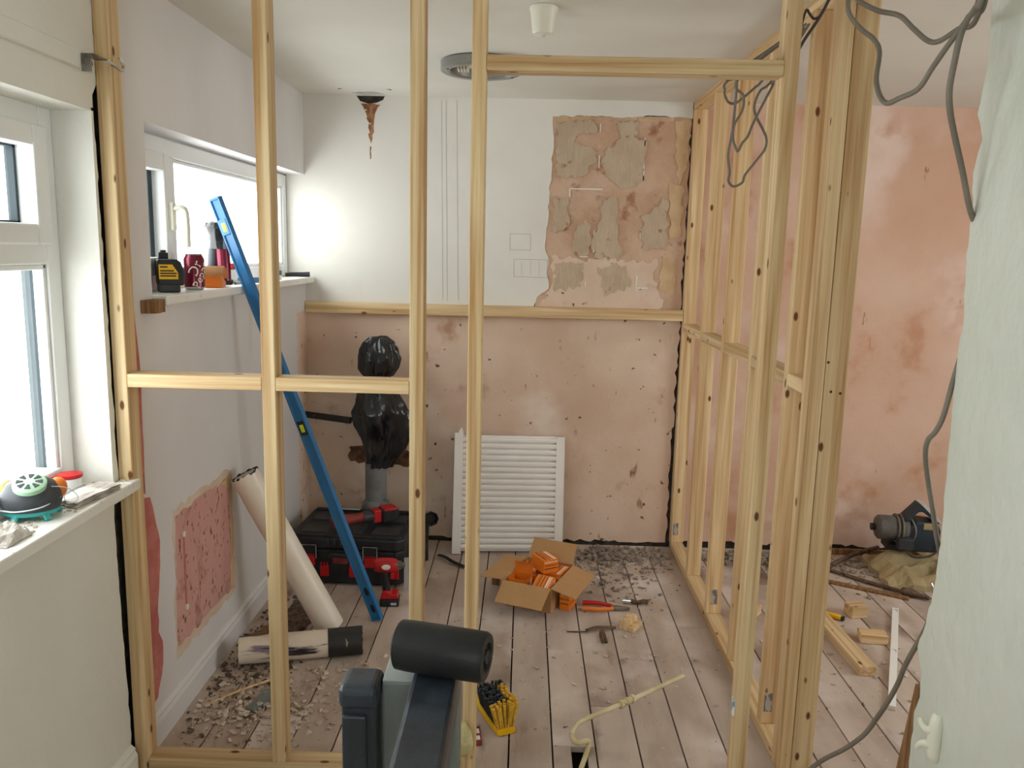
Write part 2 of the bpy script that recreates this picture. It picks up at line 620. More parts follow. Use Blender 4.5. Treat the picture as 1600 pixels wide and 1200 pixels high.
# floor: dark void with one board per piece on top
bm = BM()
box(bm, (-1.3, -1.45, -.12), (3.6, 4.2, -.05))
floor = struct(obj('floor', bm, M['subfloor']))
PITCH = .1365
k0 = -8
for k in range(k0, 25):
    x0 = -.015 + k * PITCH + .0025
    x1 = x0 + PITCH - .005
    if x0 > 3.4:
        break
    if x0 < XL - .01:
        x0 = max(x0, XL - .012)
    cuts = [-1.4, 4.12]
    if k == 1:
        cuts = [-1.4, 2.10, 2.335, 4.12]
    elif rnd.random() < .45:
        cuts = [-1.4, rnd.uniform(1.2, 3.7), 4.12]
    if k == 1:
        bm = BM()
        box(bm, (.230 - (x0 + x1) / 2, 2.101, -.022), (x1 - (x0 + x1) / 2, 2.334, 0))
        obj('floor_board', bm, M['board'], floor, bevel=.0015, seg=1, loc=((x0 + x1) / 2, 0, 0))
    for i in range(len(cuts) - 1):
        a, b = cuts[i] + (.001 if i else 0), cuts[i + 1] - .001
        bm = BM()
        q0 = x0
        q1 = .180 if (k == 1 and i == 1) else x1
        dz = rnd.uniform(-.0012, .0008)
        box(bm, (q0 - (x0 + x1) / 2, a, -.022), (q1 - (x0 + x1) / 2, b, dz))
        obj('floor_board', bm, M['board'], floor, bevel=.0015, seg=1, loc=((x0 + x1) / 2, 0, 0))

# ceiling with a broken hole above the old pipe
HX, HY = -.775, 4.065
bm = BM()
for a, b in (((-1.35, -1.45), (3.6, 3.95)), ((-1.35, 3.95), (-.90, 4.25)), ((-.65, 3.95), (3.6, 4.25))):
    box(bm, (a[0], a[1], CEIL), (b[0], b[1], CEIL + .05))
n = 28
outer, inner = [], []
for i in range(n):
    t = 2 * math.pi * i / n
    c, s_ = math.cos(t), math.sin(t)
    q = max(abs(c), abs(s_))
    outer.append((-.775 + .125 * c / q, 4.10 + .15 * s_ / q))
    rr = 1 + .22 * rnd.uniform(-1, 1)
    inner.append((HX + .072 * rr * c, HY + .042 * rr * s_))
lo_o = [bm.verts.new((*p, CEIL)) for p in outer]
lo_i = [bm.verts.new((*p, CEIL)) for p in inner]
hi_i = [bm.verts.new((*p, CEIL + .05)) for p in inner]
for i in range(n):
    j = (i + 1) % n
    bm.faces.new([lo_o[i], lo_o[j], lo_i[j], lo_i[i]])
    bm.faces.new([lo_i[i], lo_i[j], hi_i[j], hi_i[i]])
box(bm, (-1.35, -1.45, CEIL + .12), (3.6, 4.25, CEIL + .15))
ceiling = struct(obj('ceiling', bm, M['ceil']))
bm = BM()
box(bm, (-.89, 3.96, CEIL + .045), (-.66, 4.24, CEIL + .118))
obj('ceiling_void', bm, M['subfloor'], ceiling)

# back wall: mortar core, plaster and paint coats with broken edges
bm = BM()
box(bm, (-1.35, 4.136, -.1), (3.6, 4.30, CEIL + .03))
wall_back = struct(obj('wall_back', bm, M['mortar']))


def coat(name, pts, m, y0, y1, parent, flags=None, amp=.006, seg=.03):
    bm = BM()
    prism(bm, [V(p[0], y0, p[1]) for p in ragged(pts, amp, seg, flags)], (0, y1 - y0, 0))
    return obj(name, bm, m, parent)


# bare plaster under the batten
coat('bare_plaster_coat', [(-1.20, .018), (.775, .022), (.787, 1.235), (-1.20, 1.235)], M['plaster'], YB, 4.137, wall_back, (1, 1, 0, 0), amp=.008)
# stripped tile bed behind the adhesive
coat('stripped_tile_bed', [(.05, 1.235), (.785, 1.235), (.790, 2.19), (.112, 2.185)], M['screed'], YB + .003, 4.137, wall_back, (0, 1, 0, 0), amp=.008)
# white paint coat
lp = [(-1.20, 1.235), (.042, 1.235), (.060, 1.300), (.118, 1.345), (.106, 1.42), (.112, 1.50), (.092, 1.555), (.098, 1.64), (.108, 1.72), (.104, 1.84), (.116, 1.88), (.112, 1.98), (.122, 2.06), (.114, 2.180),
      (.30, 2.186), (.5, 2.183), (.60, 2.194), (.795, 2.184), (.795, CEIL), (-.706, CEIL), (-.716, 2.240), (-.75, 2.226), (-.79, 2.222), (-.83, 2.233), (-.848, CEIL), (-1.20, CEIL)]
coat('white_paint_coat', lp, M['white'], YB, 4.137, wall_back, [0] + [1] * 17 + [0, 1, 1, 1, 1, 1, 0, 0], amp=.005, seg=.022)
# right-hand bay behind the stud wall
coat('stripped_plaster_coat', [(.797, .03), (3.45, .03), (3.45, CEIL), (.797, CEIL)], M['plaster2'], YB, 4.137, wall_back, (1, 0, 0, 0), amp=.01)

coat('lower_plaster_skim', [(.07, 1.238), (.66, 1.238), (.70, 1.30), (.64, 1.42), (.66, 1.50), (.50, 1.485), (.40, 1.515), (.28, 1.49), (.125, 1.51), (.13, 1.36)], M['plaster'], YB, YB + .006, wall_back, None, amp=.014, seg=.02)
# adhesive patches with the tiles knocked off
ADH = [
    [(.135, 2.155), (.30, 2.168), (.335, 2.12), (.23, 2.09), (.22, 2.06), (.315, 2.03), (.335, 1.96), (.25, 1.90), (.135, 1.89)],
    [(.385, 1.90), (.36, 1.96), (.39, 2.04), (.45, 2.09), (.435, 2.13), (.40, 2.165), (.53, 2.170), (.52, 2.09), (.565, 2.08), (.57, 1.88), (.47, 1.84)],
    [(.37, 1.80), (.43, 1.805), (.455, 1.74), (.45, 1.60), (.48, 1.53), (.43, 1.50), (.34, 1.51), (.33, 1.60), (.36, 1.68)],
    [(.255, 1.66), (.32, 1.67), (.315, 1.52), (.25, 1.51), (.225, 1.58)],
    [(.575, 1.72), (.62, 1.74), (.665, 1.81), (.70, 1.79), (.695, 1.55), (.60, 1.545), (.57, 1.60)],
    [(.13, 1.80), (.20, 1.79), (.21, 1.66), (.14, 1.62)],
    [(.145, 1.47), (.30, 1.49), (.28, 1.36), (.15, 1.33)],
    [(.36, 1.46), (.50, 1.47), (.53, 1.36), (.40, 1.31)],
]
for i, a in enumerate(ADH):
    coat('adhesive_patch', a, M['adhesive'], YB - .002 - .001 * (i % 3), YB + .006, wall_back, None, amp=.014, seg=.018)
for a in ([(.71, 2.17), (.785, 2.175), (.78, 1.95), (.74, 1.86), (.725, 1.98)], [(.70, 1.88), (.765, 1.86), (.77, 1.62), (.715, 1.60)], [(.68, 1.52), (.75, 1.50), (.75, 1.33), (.67, 1.36)],
          [(.14, 2.178), (.36, 2.182), (.36, 2.168), (.14, 2.15)], [(.53, 2.18), (.70, 2.185), (.70, 2.17), (.53, 2.165)]):
    coat('skim_patch', a, M['skim'], YB - .001, YB + .005, wall_back, None, amp=.01, seg=.025)
for x0, z0, x1, z1 in ((.212, 1.835, .37, 1.842), (.335, 1.53, .34, 1.64), (.27, 1.505, .31, 1.510), (.345, 1.94, .350, 2.00), (.345, 2.11, .350, 2.15), (.565, 1.885, .571, 1.96), (.565, 2.05, .57, 2.09),
                       (.555, 1.34, .562, 1.42), (.56, 1.355, .62, 1.362), (.30, 1.36, .307, 1.385), (.205, 1.84, .212, 1.80), (.565, 1.60, .568, 1.65)):
    bm = BM()
    box(bm, (x0, YB - .003, z0), (x1, YB + .004, z1))
    obj('grout_line', bm, M['grout'], wall_back)
# pencil marks
def pline(a, b, w=.0016):
    a, b = Vector(a), Vector(b)
    d = (b - a).normalized()
    nn = V(-d.y, d.x) * w / 2
    bm = BM()
    prism(bm, [V(p.x, YB - .0006, p.y) for p in (a - nn, b - nn, b + nn, a + nn)], (0, .001, 0))
    obj('pencil_mark', bm, M['pencil'], wall_back)


def prect(p):
    q = [on_y(*a, YB) for a in p]
    for i in range(4):
        a, b = q[i], q[(i + 1) % 4]
        pline((a.x, a.z), (b.x, b.z))


prect([(797, 365), (829, 366), (829, 391), (797, 390)])
prect([(803, 405), (855, 406), (855, 434), (803, 432)])
for x in (690, 697, 714):
    a, b = on_y(x, 157, YB), on_y(x + 2, 470, YB)
    pline((a.x, a.z), (b.x, b.z), .0014)
for px in (815, 829, 842):
    a, b = on_y(px, 408, YB), on_y(px, 430, YB)
    pline((a.x, a.z), (b.x, b.z), .001)
# rust run below the ceiling hole
coat('rust_stain', [(-.825, 2.222), (-.730, 2.218), (-.745, 2.20), (-.762, 2.13), (-.768, 2.06), (-.775, 2.035), (-.785, 2.06), (-.788, 2.12), (-.806, 2.19)], M['rust'], YB - .0015, YB + .003, wall_back, None, amp=.005, seg=.014)
coat('rust_stain', [(-.782, 2.02), (-.776, 2.02), (-.777, 1.96), (-.781, 1.96)], M['rust'], YB - .001, YB + .002, wall_back, None, amp=.002, seg=.01)
# dark scorch marks beside the soil pipe
for a in ([(-.90, .50), (-.80, .51), (-.80, .43), (-.85, .41), (-.905, .44)], [(-.68, .49), (-.54, .47), (-.53, .40), (-.66, .41)]):
    coat('broken_mortar_patch', a, M['scorch'], YB - .002, YB + .003, wall_back, None, amp=.012, seg=.02)

# ---- left wall, far bay
def yz_prism(bm, pts, x0, x1):
    prism(bm, [V(x0, p[0], p[1]) for p in pts], (x1 - x0, 0, 0))


bm = BM()
box(bm, (-1.36, 2.214, -.1), (XL, 4.136, 1.347))
box(bm, (-1.36, 2.214, 1.878), (XL, 4.136, CEIL))
box(bm, (-1.36, 2.214, 1.347), (XL, 2.41, 1.878))
wall_left = struct(obj('wall_left', bm, M['left']))
bm = BM()
yz_prism(bm, ragged([(2.47, .225), (2.955, .215), (2.975, .62), (2.93, .665), (2.90, .66), (2.49, .665)], .008, .03), XL - .003, XL + .0015)
obj('bare_pink_patch', bm, M['pinkpatch'], wall_left)
bm = BM()
yz_prism(bm, ragged([(2.455, .185), (2.985, .19), (3.005, .66), (2.93, .70), (2.88, .69), (2.475, .69)], .010, .03), XL - .003, XL + .0006)
obj('tan_stain', bm, M['halo'], wall_left)
bm = BM()
yz_prism(bm, ragged([(2.885, .655), (2.985, .68), (2.995, .20), (2.96, .21), (2.965, .615)], .006, .03), XL - .003, XL + .0025)
obj('torn_paper_edge', bm, M['skim'], wall_left)
for z in (.585, .33):
    bm = BM()
    cyl(bm, V(XL, 2.545, z), V(XL + .006, 2.545, z), .010, n=12)
    obj('wall_plug', bm, M['ivory'], wall_left)
bm = BM()
box(bm, (XL, 2.54, .34), (XL + .003, 2.55, .58))
obj('wall_scratch', bm, M['insul'], wall_left)
bm = BM()
yz_prism(bm, ragged([(2.216, .13), (2.31, .14), (2.355, .23), (2.36, .30), (2.335, .345), (2.345, .45), (2.37, .58), (2.37, .65), (2.325, .78), (2.216, .80)], .006, .03), XL - .003, XL + .002)
obj('red_plaster_edge', bm, M['insul'], wall_left)
bm = BM()
yz_prism(bm, ragged([(2.216, .80), (2.30, .80), (2.31, 1.15), (2.27, 1.5), (2.235, 1.95), (2.216, 2.0)], .003, .06), XL - .003, XL + .0012)
obj('red_plaster_edge', bm, M['insul'], wall_left)
# plaster strip stripped at the back corner
bm = BM()
yz_prism(bm, ragged([(3.92, .02), (4.12, .02), (4.12, 1.21), (3.945, 1.205)], .012, .03, (0, 0, 1, 1)), XL - .003, XL + .0015)
obj('bare_plaster_strip', bm, M['plaster'], wall_left)

# skirting on the left
bm = BM()
prof = [(0, 0), (.017, 0), (.017, .070), (.012, .082), (.013, .090), (.004, .100), (0, .100)]
prism(bm, [V(XL + a, 2.245, b) for a, b in prof], (0, 1.12, 0))
struct(obj('baseboard_left', bm, M['left']))
bm = BM()
prism(bm, [V(XL + a * 1.3, -1.3, b * 1.0) for a, b in prof], (0, 3.425, 0))
struct(obj('baseboard_left_near', bm, M['near']))

# ---- left wall, near bay with ragged plaster edge
bm = BM()
box(bm, (-1.36, -1.4, -.1), (-1.125, 2.2135, .853))
box(bm, (-1.36, -1.4, 1.868), (-1.125, 2.2135, CEIL))
box(bm, (-1.36, 2.128, .853), (-1.125, 2.2135, 1.868))
box(bm, (-1.36, -1.4, .853), (-1.125, .69, 1.868))
wall_ln = struct(obj('wall_left_near', bm, M['mortar']))
bm = BM()
pts = [(-1.4, -.1), (2.135, -.1), (2.135, .20), (2.128, .40), (2.120, .60), (2.116, .76), (2.122, .85), (2.150, .86), (2.146, 1.1), (2.142, 1.4), (2.138, 1.6), (2.136, 1.75), (2.128, 1.84), (2.132, 1.90),
       (2.155, 1.93), (2.156, CEIL), (-1.4, CEIL), (-1.4, 1.868), (2.121, 1.868), (2.121, .853), (-1.4, .853)]
yz_prism(bm, ragged(pts, .004, .025, [0] + [1] * 14 + [0] * 6), XL, -1.126)
obj('textured_plaster_coat', bm, M['near'], wall_ln)
bm = BM()
yz_prism(bm, [(-1.4, .853), (.69, .853), (.69, 1.868), (-1.4, 1.868)], XL, -1.126)
obj('textured_plaster_coat', bm, M['near'], wall_ln)
bm = BM()
box(bm, (-1.36, 2.120, .853), (XL + .001, 2.130, 1.868))
box(bm, (-1.36, .69, 1.860), (XL + .001, 2.130, 1.870))
obj('window_reveal', bm, M['near'], wall_ln)


# ---- windows
def bar(parent, name, a, b, m='upvc', bevel=.004):
    bm = BM()
    box(bm, a, b)
    return obj(name, bm, M[m], parent, bevel=bevel)


def window_unit(name, y0, y1, z0, z1, xf, mullions, transom=None, sashes=()):
    """white plastic window in a wall facing +x; xf is the room-side face of the frame"""
    xb = xf - .065
    bm = BM()
    fw = .058
    box(bm, (xb, y0, z0), (xf, y0 + fw, z1))
    box(bm, (xb, y1 - fw, z0), (xf, y1, z1))
    box(bm, (xb, y0 + fw, z0), (xf, y1 - fw, z0 + fw))
    box(bm, (xb, y0 + fw, z1 - fw), (xf, y1 - fw, z1))
    w = struct(obj(name, bm, M['upvc'], bevel=.005))
    for y in mullions:
        bar(w, 'mullion', (xb, y - .034, z0 + fw), (xf, y + .034, z1 - fw))
    return w, xb, fw


w1, xb, fw = window_unit('window_1', .69, 2.12, .885, 1.862, -1.212, (1.40,))
for ya, yb in ((.69 + fw, 1.366), (1.434, 2.12 - fw)):
    bar(w1, 'transom', (xb, ya, 1.474), (-1.212, yb, 1.530))
    # opening fanlight above
    zz0, zz1 = 1.522, 1.862 - fw + .008
    bm = BM()
    sw = .052
    for a, b in (((ya - .008, zz0), (ya + sw, zz1)), ((yb - sw, zz0), (yb + .008, zz1)), ((ya + sw, zz0), (yb - sw, zz0 + sw)), ((ya + sw, zz1 - sw), (yb - sw, zz1))):
        box(bm, (xb + .012, a[0], a[1]), (-1.197, b[0], b[1]))
    sash = obj('sash', bm, M['upvc'], w1, bevel=.006)
    bm = BM()
    box(bm, (xb + .02, ya + sw - .004, zz0 + sw - .004), (xb + .026, yb - sw + .004, zz1 - sw + .004))
    obj('pane', bm, M['glass'], sash)
    bm = BM()
    for a, b in (((ya + sw, zz0 + sw), (ya + sw + .006, zz1 - sw)), ((yb - sw - .010, zz0 + sw), (yb - sw, zz1 - sw)), ((ya + sw, zz1 - sw - .006), (yb - sw, zz1 - sw)), ((ya + sw, zz0 + sw), (yb - sw, zz0 + sw + .006))):
        box(bm, (xb + .012, a[0], a[1]), (xb + .034, b[0], b[1]))
    obj('gasket', bm, M['gasket'], sash)
    # fixed pane below
    bm = BM()
    box(bm, (xb + .02, ya - .004, .885 + fw - .004), (xb + .026, yb + .004, 1.478))
    obj('pane', bm, M['glass'], w1)
    bm = BM()
    box(bm, (xb + .0, yb - .011, .885 + fw), (xb + .040, yb, 1.474))
    box(bm, (xb + .0, ya, .885 + fw), (xb + .040, ya + .012, 1.474))
    obj('gasket', bm, M['gasket'], w1)
    bm = BM()
    box(bm, (xb + .03, yb - .014, .885 + fw), (-1.219, yb, 1.474))
    box(bm, (xb + .03, ya, 1.460), (-1.219, yb, 1.474))
    obj('glazing_bead', bm, M['upvc'], w1, bevel=.004)
bm = BM()
box(bm, (-1.30, .70, .853), (-1.06, 2.121, .885))
box(bm, (-1.109, 2.121, .853), (-1.06, 2.176, .885))
obj('window_sill', bm, M['sill'], w1, bevel=.005)

w2, xb, fw = window_unit('window_2', 2.41, 4.119, 1.378, 1.872, -1.200, (2.78,))
fz0, fz1 = 1.378 + fw, 1.872 - fw
ya, yb = 2.41 + fw - .008, 2.78 - .034 + .008
bm = BM()
sw = .050
for a, b in (((ya, fz0 - .008), (ya + sw, fz1 + .008)), ((yb - sw, fz0 - .008), (yb, fz1 + .008)), ((ya + sw, fz0 - .008), (yb - sw, fz0 + sw)), ((ya + sw, fz1 - sw), (yb - sw, fz1 + .008))):
    box(bm, (xb + .01, a[0], a[1]), (-1.186, b[0], b[1]))
sash = obj('casement_sash', bm, M['upvc'], w2, bevel=.006)
bm = BM()
box(bm, (xb + .02, ya + sw - .004, fz0 + sw - .004), (xb + .026, yb - sw + .004, fz1 - sw + .004))
obj('pane', bm, M['glass'], sash)
bm = BM()
box(bm, (xb + .005, yb - sw - .03, fz0 + sw), (xb + .036, yb - sw, fz1 - sw))
box(bm, (xb + .005, ya + sw, fz0 + sw), (xb + .036, ya + sw + .012, fz1 - sw))
obj('gasket', bm, M['gasket'], sash)
bm = BM()
hy = yb - .018
box(bm, (-1.187, hy - .014, 1.575), (-1.172, hy + .014, 1.665))
tube(bm, [V(-1.172, hy, 1.645), V(-1.145, hy, 1.648), V(-1.135, hy + .006, 1.625), V(-1.136, hy + .012, 1.52)], .012, 10, flat=.8)
obj('window_handle', bm, M['ivory'], sash, smooth=True)
ya, yb = 2.814, 4.119 - fw
bm = BM()
box(bm, (xb + .02, ya - .004, fz0 - .004), (xb + .026, yb + .004, fz1 + .004))
obj('pane', bm, M['glass'], w2)
bm = BM()
for a, b in (((ya, fz0), (ya + .014, fz1)), ((yb - .014, fz0), (yb, fz1)), ((ya + .014, fz0), (yb - .014, fz0 + .014)), ((ya + .014, fz1 - .014), (yb - .014, fz1))):
    box(bm, (xb + .03, a[0], a[1]), (-1.208, b[0], b[1]))
obj('glazing_bead', bm, M['upvc'], w2, bevel=.004)
bm = BM()
box(bm, (-1.30, 2.412, 1.347), (-1.066, 4.119, 1.378))
obj('window_sill', bm, M['sill'], w2, bevel=.005)
bm = BM()
prism(bm, [V(p[0], p[1], 1.330) for p in ragged([(-1.108, 2.33), (-1.07, 2.34), (-1.072, 2.408), (-1.108, 2.408)], .008, .02)], (0, 0, .038))
obj('broken_sill_end', bm, M['oldwood'], w2)

# ---- right-hand wall of the landing, cut off with a broken edge
bm = BM()
box(bm, (1.014, -1.4, -.1), (1.10, 1.845, CEIL))
wall_r = struct(obj('wall_right', bm, M['mortar']))
edge = [(1.882, .268), (1.886, .42), (1.868, .47), (1.872, .53), (1.905, .585), (1.878, .66), (1.86, .76), (1.853, .873), (1.862, 1.0), (1.866, 1.15), (1.872, 1.299), (1.866, 1.42), (1.885, 1.55), (1.879, 1.646), (1.895, 1.73), (1.872, 1.80), (1.905, 1.86), (1.885, 1.95), (1.892, 2.094), (1.889, CEIL)]
bm = BM()
ys = [(-1.4, -.1), (1.88, -.1)] + [(a, b) for a, b in edge] + [(-1.4, CEIL)]
yz_prism(bm, ragged(ys, .004, .02, [0] + [1] * 20 + [0, 0]), 1.0, 1.0145)
obj('artex_plaster_coat', bm, M['nearR'], wall_r)
bm = BM()
prism(bm, [V(1.020, y, z) for y, z in ((1.905, 0), (1.985, 0), (1.985, .20), (1.935, .47), (1.900, .47))], (.036, 0, 0))
obj('old_wall_stud', bm, M['oldwood'], wall_r, bevel=.003)
bm = BM()
prism(bm, [V(1.017, y, z) for y, z in ((1.85, 0), (1.93, 0), (1.925, .20), (1.905, .37), (1.85, .37))], (.03, 0, 0))
obj('old_wall_stud', bm, M['chipsdark'], wall_r, bevel=.003)
bm = BM()
prism(bm, [V(1.0145, p[0], p[1]) for p in ragged([(1.85, .25), (1.898, .26), (1.892, .5), (1.908, .58), (1.888, .68), (1.872, .9), (1.885, 1.2), (1.89, 1.6), (1.905, 1.9), (1.90, CEIL), (1.85, CEIL)], .004, .03)], (.012, 0, 0))
obj('broken_backing_coat', bm, M['foam'], wall_r)

# rooms' remaining walls (behind and beside the camera)
bm = BM()
for a, b in (((-1.36, -.1), (-.45, 2.26)), ((.45, -.1), (1.10, 2.26)), ((-.45, -.1), (.45, .95)), ((-.45, 1.90), (.45, 2.26))):
    box(bm, (a[0], -1.50, a[1]), (b[0], -1.38, b[1]))
struct(obj('wall_front', bm, M['near']))
bm = BM()
box(bm, (1.10, .40, -.1), (3.6, .52, CEIL))
struct(obj('wall_front_right', bm, M['plaster2']))
bm = BM()
for a, b in (((.4, -.1), (1.15, CEIL)), ((3.05, -.1), (4.2, CEIL)), ((1.15, -.1), (3.05, .80)), ((1.15, 2.0), (3.05, CEIL))):
    box(bm, (3.45, a[0], a[1]), (3.60, b[0], b[1]))
struct(obj('wall_right_far', bm, M['white']))


def plain_window(name, a, b, axis):
    bm = BM()
    (u0, z0), (u1, z1) = a, b
    pos = 3.50 if axis == 'x' else -1.43

    def bb(bm, p, q, d0, d1):
        if axis == 'x':
            box(bm, (pos + d0, p[0], p[1]), (pos + d1, q[0], q[1]))
        else:
            box(bm, (p[0], pos + d0, p[1]), (q[0], pos + d1, q[1]))
    f = .06
    for p, q in (((u0, z0), (u0 + f, z1)), ((u1 - f, z0), (u1, z1)), ((u0 + f, z0), (u1 - f, z0 + f)), ((u0 + f, z1 - f), (u1 - f, z1)), (((u0 + u1) / 2 - .03, z0 + f), ((u0 + u1) / 2 + .03, z1 - f))):
        bb(bm, p, q, -.03, .03)
    w = struct(obj(name, bm, M['upvc']))
    for p, q in (((u0 + f, z0 + f), ((u0 + u1) / 2 - .03, z1 - f)), (((u0 + u1) / 2 + .03, z0 + f), (u1 - f, z1 - f))):
        bm = BM()
        bb(bm, p, q, -.003, .003)
        obj('pane', bm, M['glass'], w)


plain_window('fill_window', (-.45, .95), (.45, 1.90), 'y')  # unseen window added behind the camera to give fill light
plain_window('window_3', (1.15, .80), (3.05, 2.0), 'x')


# ------------------------------------------------------------------ timber frames
def timber(name, a, b, parent, m=None, bevel=.0028):
    """a planed timber between opposite corners a and b, grain along its longest side"""
    a, b = Vector(a), Vector(b)
    c = (a + b) / 2
    d = b - a
    ax = max(range(3), key=lambda i: d[i])
    perm = {2: (0, 1, 2), 0: (1, 2, 0), 1: (2, 0, 1)}[ax]      # local x,y,z -> world axes
    e = [d[i] / 2 for i in perm]
    bm = BM()
    box(bm, (-e[0], -e[1], -e[2]), (e[0], e[1], e[2]))
    mt = Matrix.Identity(4)
    for col, w in enumerate(perm):
        for r in range(3):
            mt[r][col] = 1.0 if r == w else 0.0
    mt.translation = c
    return obj(name, bm, m or M['pine'], parent, bevel=bevel, mtx=mt)


YP = 2.152
part_ = thing('stud_partition', 'front timber stud partition with doorway opening, mid-height noggins and door head beam', 'stud frame')
timber('sole_plate', (-1.072, YP, 0), (-.150, YP + .063, .038), part_)
timber('top_plate', (-1.109, YP, 2.222), (.86, YP + .063, CEIL), part_)
for i, x in enumerate((-1.1095, -.7055, -.3055, -.1490, .6365)):
    z0 = .038 if i in (1, 2) else 0
    s_ = timber('stud', (x, YP, z0), (x + .0375, YP + .063, 2.222), part_)
    if i == 4:
        bm = BM()
        box(bm, (-.0192, -.010, -.90), (-.0187, .020, -.845))
        obj('sticker', bm, M['labelblue'], s_)
timber('noggin', (-1.072, YP, 1.145), (-.7055, YP + .063, 1.182), part_)
timber('noggin', (-.668, YP, 1.145), (-.3055, YP + .063, 1.182), part_)
timber('door_head', (-.1115, YP, 1.984), (.6365, YP + .063, 2.022), part_)

sw_ = thing('stud_wall', 'long timber stud wall running from the back wall towards the doorway', 'stud frame')
XR = .797
timber('sole_plate', (XR, 2.300, 0), (XR + .063, 4.118, .038), sw_)
timber('top_plate', (XR, 2.235, 2.222), (XR + .063, 4.118, CEIL), sw_)
ys = (4.078, 3.645, 3.238, 2.838, 2.432)
for i, y in enumerate(ys):
    s_ = timber('stud', (XR, y, .038), (XR + .063, y + .038, 2.222), sw_)
    if i in (0, 2, 4):
        bm = BM()
        w = .026
        box(bm, (-w / 2 + (.0 if i == 2 else -.01), -.0196, -1.05), (w / 2 + (.0 if i == 2 else -.01), -.0189, -.985))
        obj('printed_label', bm, M['label'], s_)
for y0, y1 in ((3.683, 4.078), (3.276, 3.645), (2.876, 3.238), (2.470, 2.838), (2.298, 2.432)):
    timber('noggin', (XR, y0, 1.150), (XR + .063, y1, 1.188), sw_)
timber('end_post', (XR, 2.235, 0), (XR + .0375, 2.298, 2.222), sw_)
timber('end_post', (XR + .039, 2.235, 0), (XR + .102, 2.273, 2.222), sw_)
for x, z in ((.856, 1.168), (.882, 1.164), (.842, 1.25)):
    bm = BM()
    cyl(bm, V(x, 2.2347, z), V(x, 2.236, z), .004, n=10)
    obj('screw_head', bm, M['print'], sw_)

bt = timber('wall_batten', (XL + .002, YB - .038, 1.199), (XR - .001, YB - .0005, 1.254), None)
tag(bt, 'horizontal pine batten fixed across the back wall above the bare plaster', 'batten')
bm = BM()
ps = [V(p[0], p[1], p[2]) for p in ((-.152, 2.149, .09), (-.137, 2.140, .12), (-.143, 2.136, .16), (-.15, 2.138, .19))]
tube(bm, ps, lambda t: .021 * (1 - .45 * (2 * t - 1) ** 2), 14)
o = obj('foam_blob', bm, M['foam'], None, smooth=True)
tag(o, 'pale yellow lump of dried foam on the foot of a doorway stud', 'foam')


# ------------------------------------------------------------------ spirit level
A = V(-.575, 3.16, .0)
D = V(-1.044, 3.055, 1.395) - A
D.normalize()
lv = thing('spirit_level', 'long blue spirit level leaning on the far window sill', 'spirit level', mtx=axes(A + D * .012, (-.30, -.95, 0), D))
LL = 1.78
bm = BM()
h, t, fl = .0225, .012, .0065
pf = [(-t, -h), (t, -h), (t, -h + fl), (t * .55, -h + fl * 1.5), (t * .55, h - fl * 1.5), (t, h - fl), (t, h), (-t, h), (-t, h - fl), (-t * .55, h - fl * 1.5), (-t * .55, -h + fl * 1.5), (-t, -h + fl)]
prism(bm, [V(a, b, 0) for a, b in pf], (0, 0, LL))
obj('body', bm, M['blue'], lv, bevel=.001, seg=1)
for z in (0, LL):
    bm = BM()
    box(bm, (-t - .001, -h - .001, z - .004), (t + .001, h + .001, z + .006))
    obj('end_cap', bm, M['blue'], lv, bevel=.003)
for z in (.865, LL - .105):
    bm = BM()
    box(bm, (-t - .0008, -.017, z - .030), (t + .0008, .017, z + .030))
    v = obj('vial_housing', bm, M['black'] if z < 1 else M['blue'], lv, bevel=.003)
    bm = BM()
    box(bm, (-t - .0022, -.010, z - .017), (t + .0022, .010, z + .017))
    obj('vial', bm, M['vial'], v, bevel=.004)
for z in (.05, .13):
    bm = BM()
    n = 14
    prism(bm, [V(t * .55 + .0006, .010 * math.cos(2 * math.pi * i / n), z + .020 * math.sin(2 * math.pi * i / n)) for i in range(n)], (-2 * (t * .55 + .0006), 0, 0))
    obj('hand_hole', bm, M['black'], lv)

# ------------------------------------------------------------------ pipes
p0, p1 = V(-.745, 3.035, .030), V(-1.052, 2.985, .665)
r = .055
ax = (p1 - p0).normalized()
pl = thing('plastic_pipe', 'clean white plastic pipe leaning against the left wall', 'pipe', loc=p0 - V(0, 0, .03))
bm = BM()
o0 = p0 - V(0, 0, .03)
pipe(bm, p0 - o0, p1 - o0 + ax * .0, r, .004, 40, .006)
obj('tube', bm, M['pvc'], pl, smooth=True)
bm = BM()
pipe(bm, p1 - o0 - ax * .002, p1 - o0 + ax * .003, r - .0008, .0045, 40, .004)
obj('sooty_rim', bm, M['pipeblack'], pl, smooth=True)

q0, q1 = V(-1.02, 2.775, .054), V(-.590, 2.885, .054)
ld = (q1 - q0).normalized()
lp_ = thing('plastic_pipe', 'paint splashed white pipe with black end lying on the floor', 'pipe', mtx=axes(q0, (0, 0, 1), ld))
Lg = (q1 - q0).length
bm = BM()
pipe(bm, V(0, 0, 0), V(0, 0, Lg), .051, .004, 40, 0)
obj('tube', bm, M['pvcold'], lp_, smooth=True)
bm = BM()
pipe(bm, V(0, 0, Lg - .125), V(0, 0, Lg + .002), .0530, .0065, 40, .002)
obj('black_coupler', bm, M['pipeblack'], lp_, smooth=True)

sp = thing('soil_pipe', 'grey cast soil pipe standing at the back wall under the black bags', 'pipe', loc=(-.735, 3.985, 0))
bm = BM()
cyl(bm, V(0, 0, 0), V(0, 0, .455), .054, n=32)
obj('stack', bm, M['soil'], sp, smooth=True)
bm = BM()
lathe(bm, [(.054, .12), (.070, .13), (.072, .225), (.066, .25), (.054, .262)], 32)
obj('collar', bm, M['soil'], sp, smooth=True)

